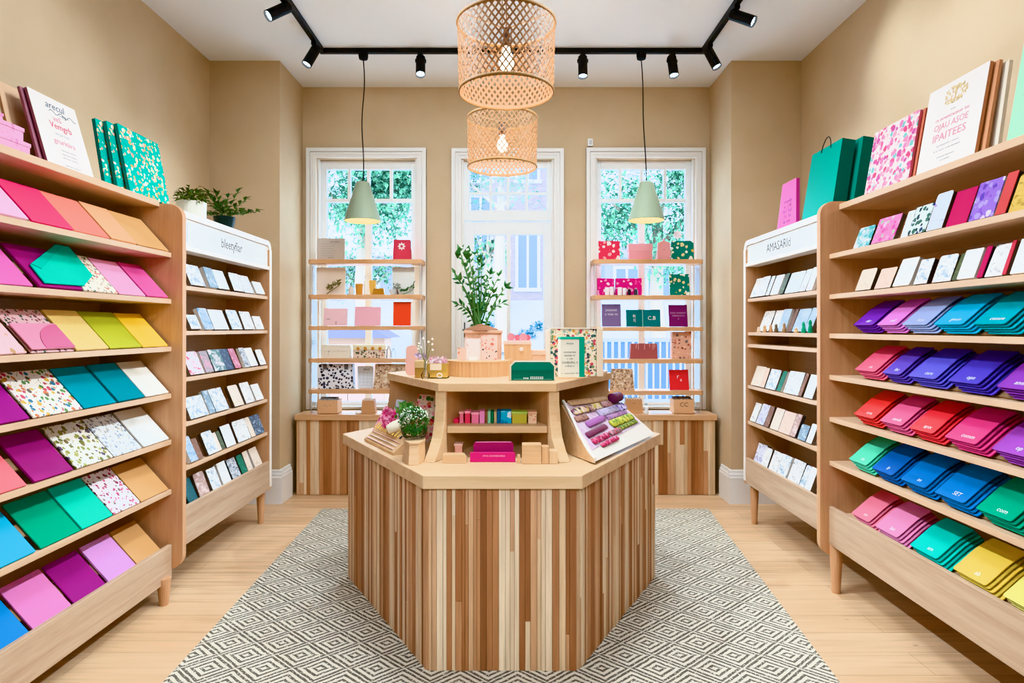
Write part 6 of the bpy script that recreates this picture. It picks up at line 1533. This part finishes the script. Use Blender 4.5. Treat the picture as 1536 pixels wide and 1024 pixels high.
tree('leafy street tree outside the window with the orange card', (-2.45, 10.2, 3.55), (1.15, .9, .85), 7000, .4, TL, seed=3)
tree('smaller low tree behind the beige notice card, outside the window with the orange card', (-2.9, 12.5, 2.35), (.7, .6, .55), 1100, .9, TL2, .10, 4)
tree('bushy street tree outside behind the second green pendant', (2.3, 10.0, 3.2), (1.25, .9, 1.0), 7500, .4, TL, seed=5)
tree('thin pale street tree seen through the transom panes', (-.25, 12.0, 4.0), (.95, .6, .6), 500, .9, ('street_leaf_3', '#2C443A', '#56705C'), .11, 6)
tree('light green tree hanging over the path seen through the door glass', (-.6, 15.3, 3.5), (.55, .4, .8), 420, 1.75, TL2, .15, 8)
BRK = NT('pale_brick'); v_ = BRK.coords((1, 1, 1), (math.radians(90), 0, 0)); br = BRK.n('TexBrick', i_Scale=5.0); br.inputs['Color1'].default_value = hx('#685654'); br.inputs['Color2'].default_value = hx('#584A50'); br.inputs['Mortar'].default_value = hx('#8E8486')
BRK.l(v_, br.inputs['Vector']); BRK.l(br.outputs['Color'], BRK.b.inputs['Base Color']); BRK.b.inputs['Roughness'].default_value = .9
def building(lab, x0, x1, y, z0, z1, wins, wallm, ww=.8, wh=1.6):
    t = thing('street_building', lab, 'building', ((x0 + x1) / 2, y, z0))
    build('facade', MB().box(x0, x1, y, y + 1.2, z0, z1), wallm, t)
    build('roof', MB().box(x0 - .2, x1 + .2, y - .2, y + 1.4, z1 + .001, z1 + .3), matte_paint('#AEB4C4'), t)
    for (wx, wz) in wins:
        m = MB(); a, b_ = wx - ww / 2, wx + ww / 2
        m.box(a - .08, a, y - .06, y - .001, wz, wz + wh); m.box(b_, b_ + .08, y - .06, y - .001, wz, wz + wh); m.box(a - .08, b_ + .08, y - .06, y - .001, wz + wh, wz + wh + .1); m.box(a - .12, b_ + .12, y - .08, y - .001, wz - .1, wz); m.box(wx - .03, wx + .03, y - .05, y - .001, wz, wz + wh)
        f = build('window_surround', m, matte_paint('#EEF1F4'), t)
        build('pane', MB().box(a, b_, y - .03, y - .002, wz, wz + wh), paint('#4A6478', .2), f)
building('pale brick building with tall windows across the street, behind the door', -1.9, 2.0, 18.0, 2.0, 8.2, [(-.9, 3.2), (.45, 2.5), (1.35, 2.5), (-.9, 5.6), (.45, 5.6)], BRK.m, .55, 1.9)
building('low blue-grey roofed building outside the window with the orange card', -6.5, -2.1, 17.0, 1.9, 3.0, [(-5.4, 2.1), (-4.0, 2.1), (-2.7, 2.1)], matte_paint('#7C8694'), .7, .6)
building('white building with blue glazing outside the teal folder window', 2.6, 7.0, 17.5, 1.9, 3.3, [(3.2, 2.1), (4.1, 2.1), (5.0, 2.1), (5.9, 2.1)], matte_paint('#8E99A3'), .6, .9)
def pergola(lab, x0, x1, y, z0, z1, col):
    t = thing('garden_shelter', lab, 'shelter', ((x0 + x1) / 2, y, z0))
    build('roof', MB().prism([(x0 - .1, z1), (x1 + .1, z1), (x1 - .1, z1 + .12), (x0 + .3, z1 + .16)], y - .2, y + .7, 'xz'), matte_paint('#5E6488'), t)
    build('wall', MB().box(x0, x1, y, y + .5, z0, z1 - .001), matte_paint(col), t)
    for k in range(4):
        xx = x0 + (x1 - x0) * (k + .5) / 4; build('doorway', MB().box(xx - .12, xx + .12, y - .02, y - .001, z0 + .05, z1 - .15), matte_paint('#7A6258'), t)
pergola('brown low shelter with a lilac roof outside below the orange card window shelves', -2.75, -1.75, 8.6, .1, 1.22, '#7E6250')
def railing(lab, x0, x1, y, z0, z1):
    t = thing('blue_fence', lab, 'fence', ((x0 + x1) / 2, y, z0))
    m = MB(); n = 16
    for k in range(n): xx = x0 + (x1 - x0) * k / n; m.box(xx, xx + (x1 - x0) / n * .6, y, y + .03, z0, z1)
    build('slat_panel', m, matte_paint('#2A5472'), t)
    build('top_rail', MB().box(x0, x1, y - .02, y + .05, z1 + .001, z1 + .05), matte_paint('#A9C4D4'), t); build('low_rail', MB().box(x0, x1, y - .02, y - .0005, z0 + .1, z0 + .15), matte_paint('#A9C4D4'), t)
railing('blue slatted fence outside below the teal folder window shelves', 1.3, 2.9, 9.2, .16, 1.15)
r3 = random.Random(31)
for k, (x_, y_, s_) in enumerate(((-.62, 13.2, .14), (-.32, 13.9, .18), (.02, 12.6, .19), (.32, 13.2, .15), (.62, 13.8, .17), (1.0, 12.7, .2))):
    lf = MB(); zz = .1 + (y_ - 9) / 8 * 2.0
    for q in range(160):
        v = Vector((r3.gauss(0, 1), r3.gauss(0, 1), abs(r3.gauss(0, 1)))).normalized() * s_ * r3.random() ** .4
        lf.leaf(Vector((x_, y_, zz)) + Vector((v.x * 1.5, v.y, v.z * 1.1)), (r3.uniform(-1, 1), r3.uniform(-1, .3), r3.uniform(-.2, 1)), .10, .06)
    lf.tube([(x_, y_, zz - .1), (x_, y_, zz + s_ * .8)], .02, 6)
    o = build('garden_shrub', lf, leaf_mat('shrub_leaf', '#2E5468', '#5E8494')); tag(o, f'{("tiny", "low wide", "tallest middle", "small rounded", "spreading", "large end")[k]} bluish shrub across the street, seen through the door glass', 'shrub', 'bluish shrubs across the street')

# ================================================================== sky, sun, camera
w = bpy.data.worlds.new('daylight'); SC.world = w; w.use_nodes = True
nt = w.node_tree; bg = nt.nodes['Background']
sky = nt.nodes.new('ShaderNodeTexSky'); sky.sky_type = 'NISHITA'; sky.sun_disc = False; sky.sun_elevation = math.radians(48); sky.sun_rotation = math.radians(200); sky.air_density = 1.0; sky.dust_density = 2.5
mixn = nt.nodes.new('ShaderNodeMixRGB'); mixn.inputs[0].default_value = .55; mixn.inputs[2].default_value = (9.0, 9.6, 10.2, 1)
nt.links.new(sky.outputs[0], mixn.inputs[1]); nt.links.new(mixn.outputs[0], bg.inputs['Color']); bg.inputs['Strength'].default_value = 2.1
s = bpy.data.lights.new('sun', 'SUN'); s.energy = 2.8; s.angle = math.radians(3); s.color = (1, .97, .92)
so = bpy.data.objects.new('sun', s); COL.objects.link(so); so.matrix_world = aim_matrix((0, 0, 20), (4, 16, 0))
cam = bpy.data.cameras.new('camera'); co = bpy.data.objects.new('camera', cam); COL.objects.link(co)
cam.sensor_fit = 'HORIZONTAL'; cam.sensor_width = 36.0; cam.lens = F / 1536 * 36
cam.shift_y = -20 / 1536
co.location = (0, 0, EYE); co.rotation_euler = (math.radians(90), 0, 0); cam.clip_start = .05
SC.camera = co
SC.view_settings.view_transform = 'Khronos PBR Neutral'; SC.view_settings.look = 'None'; SC.view_settings.exposure = 0.1
SC.view_settings.use_white_balance = True; SC.view_settings.white_balance_temperature = 4950; SC.view_settings.white_balance_tint = 1
SC.cycles.use_denoising = True; SC.cycles.max_bounces = 8; SC.cycles.transparent_max_bounces = 24; SC.cycles.sample_clamp_indirect = 6.0

finish_writing()
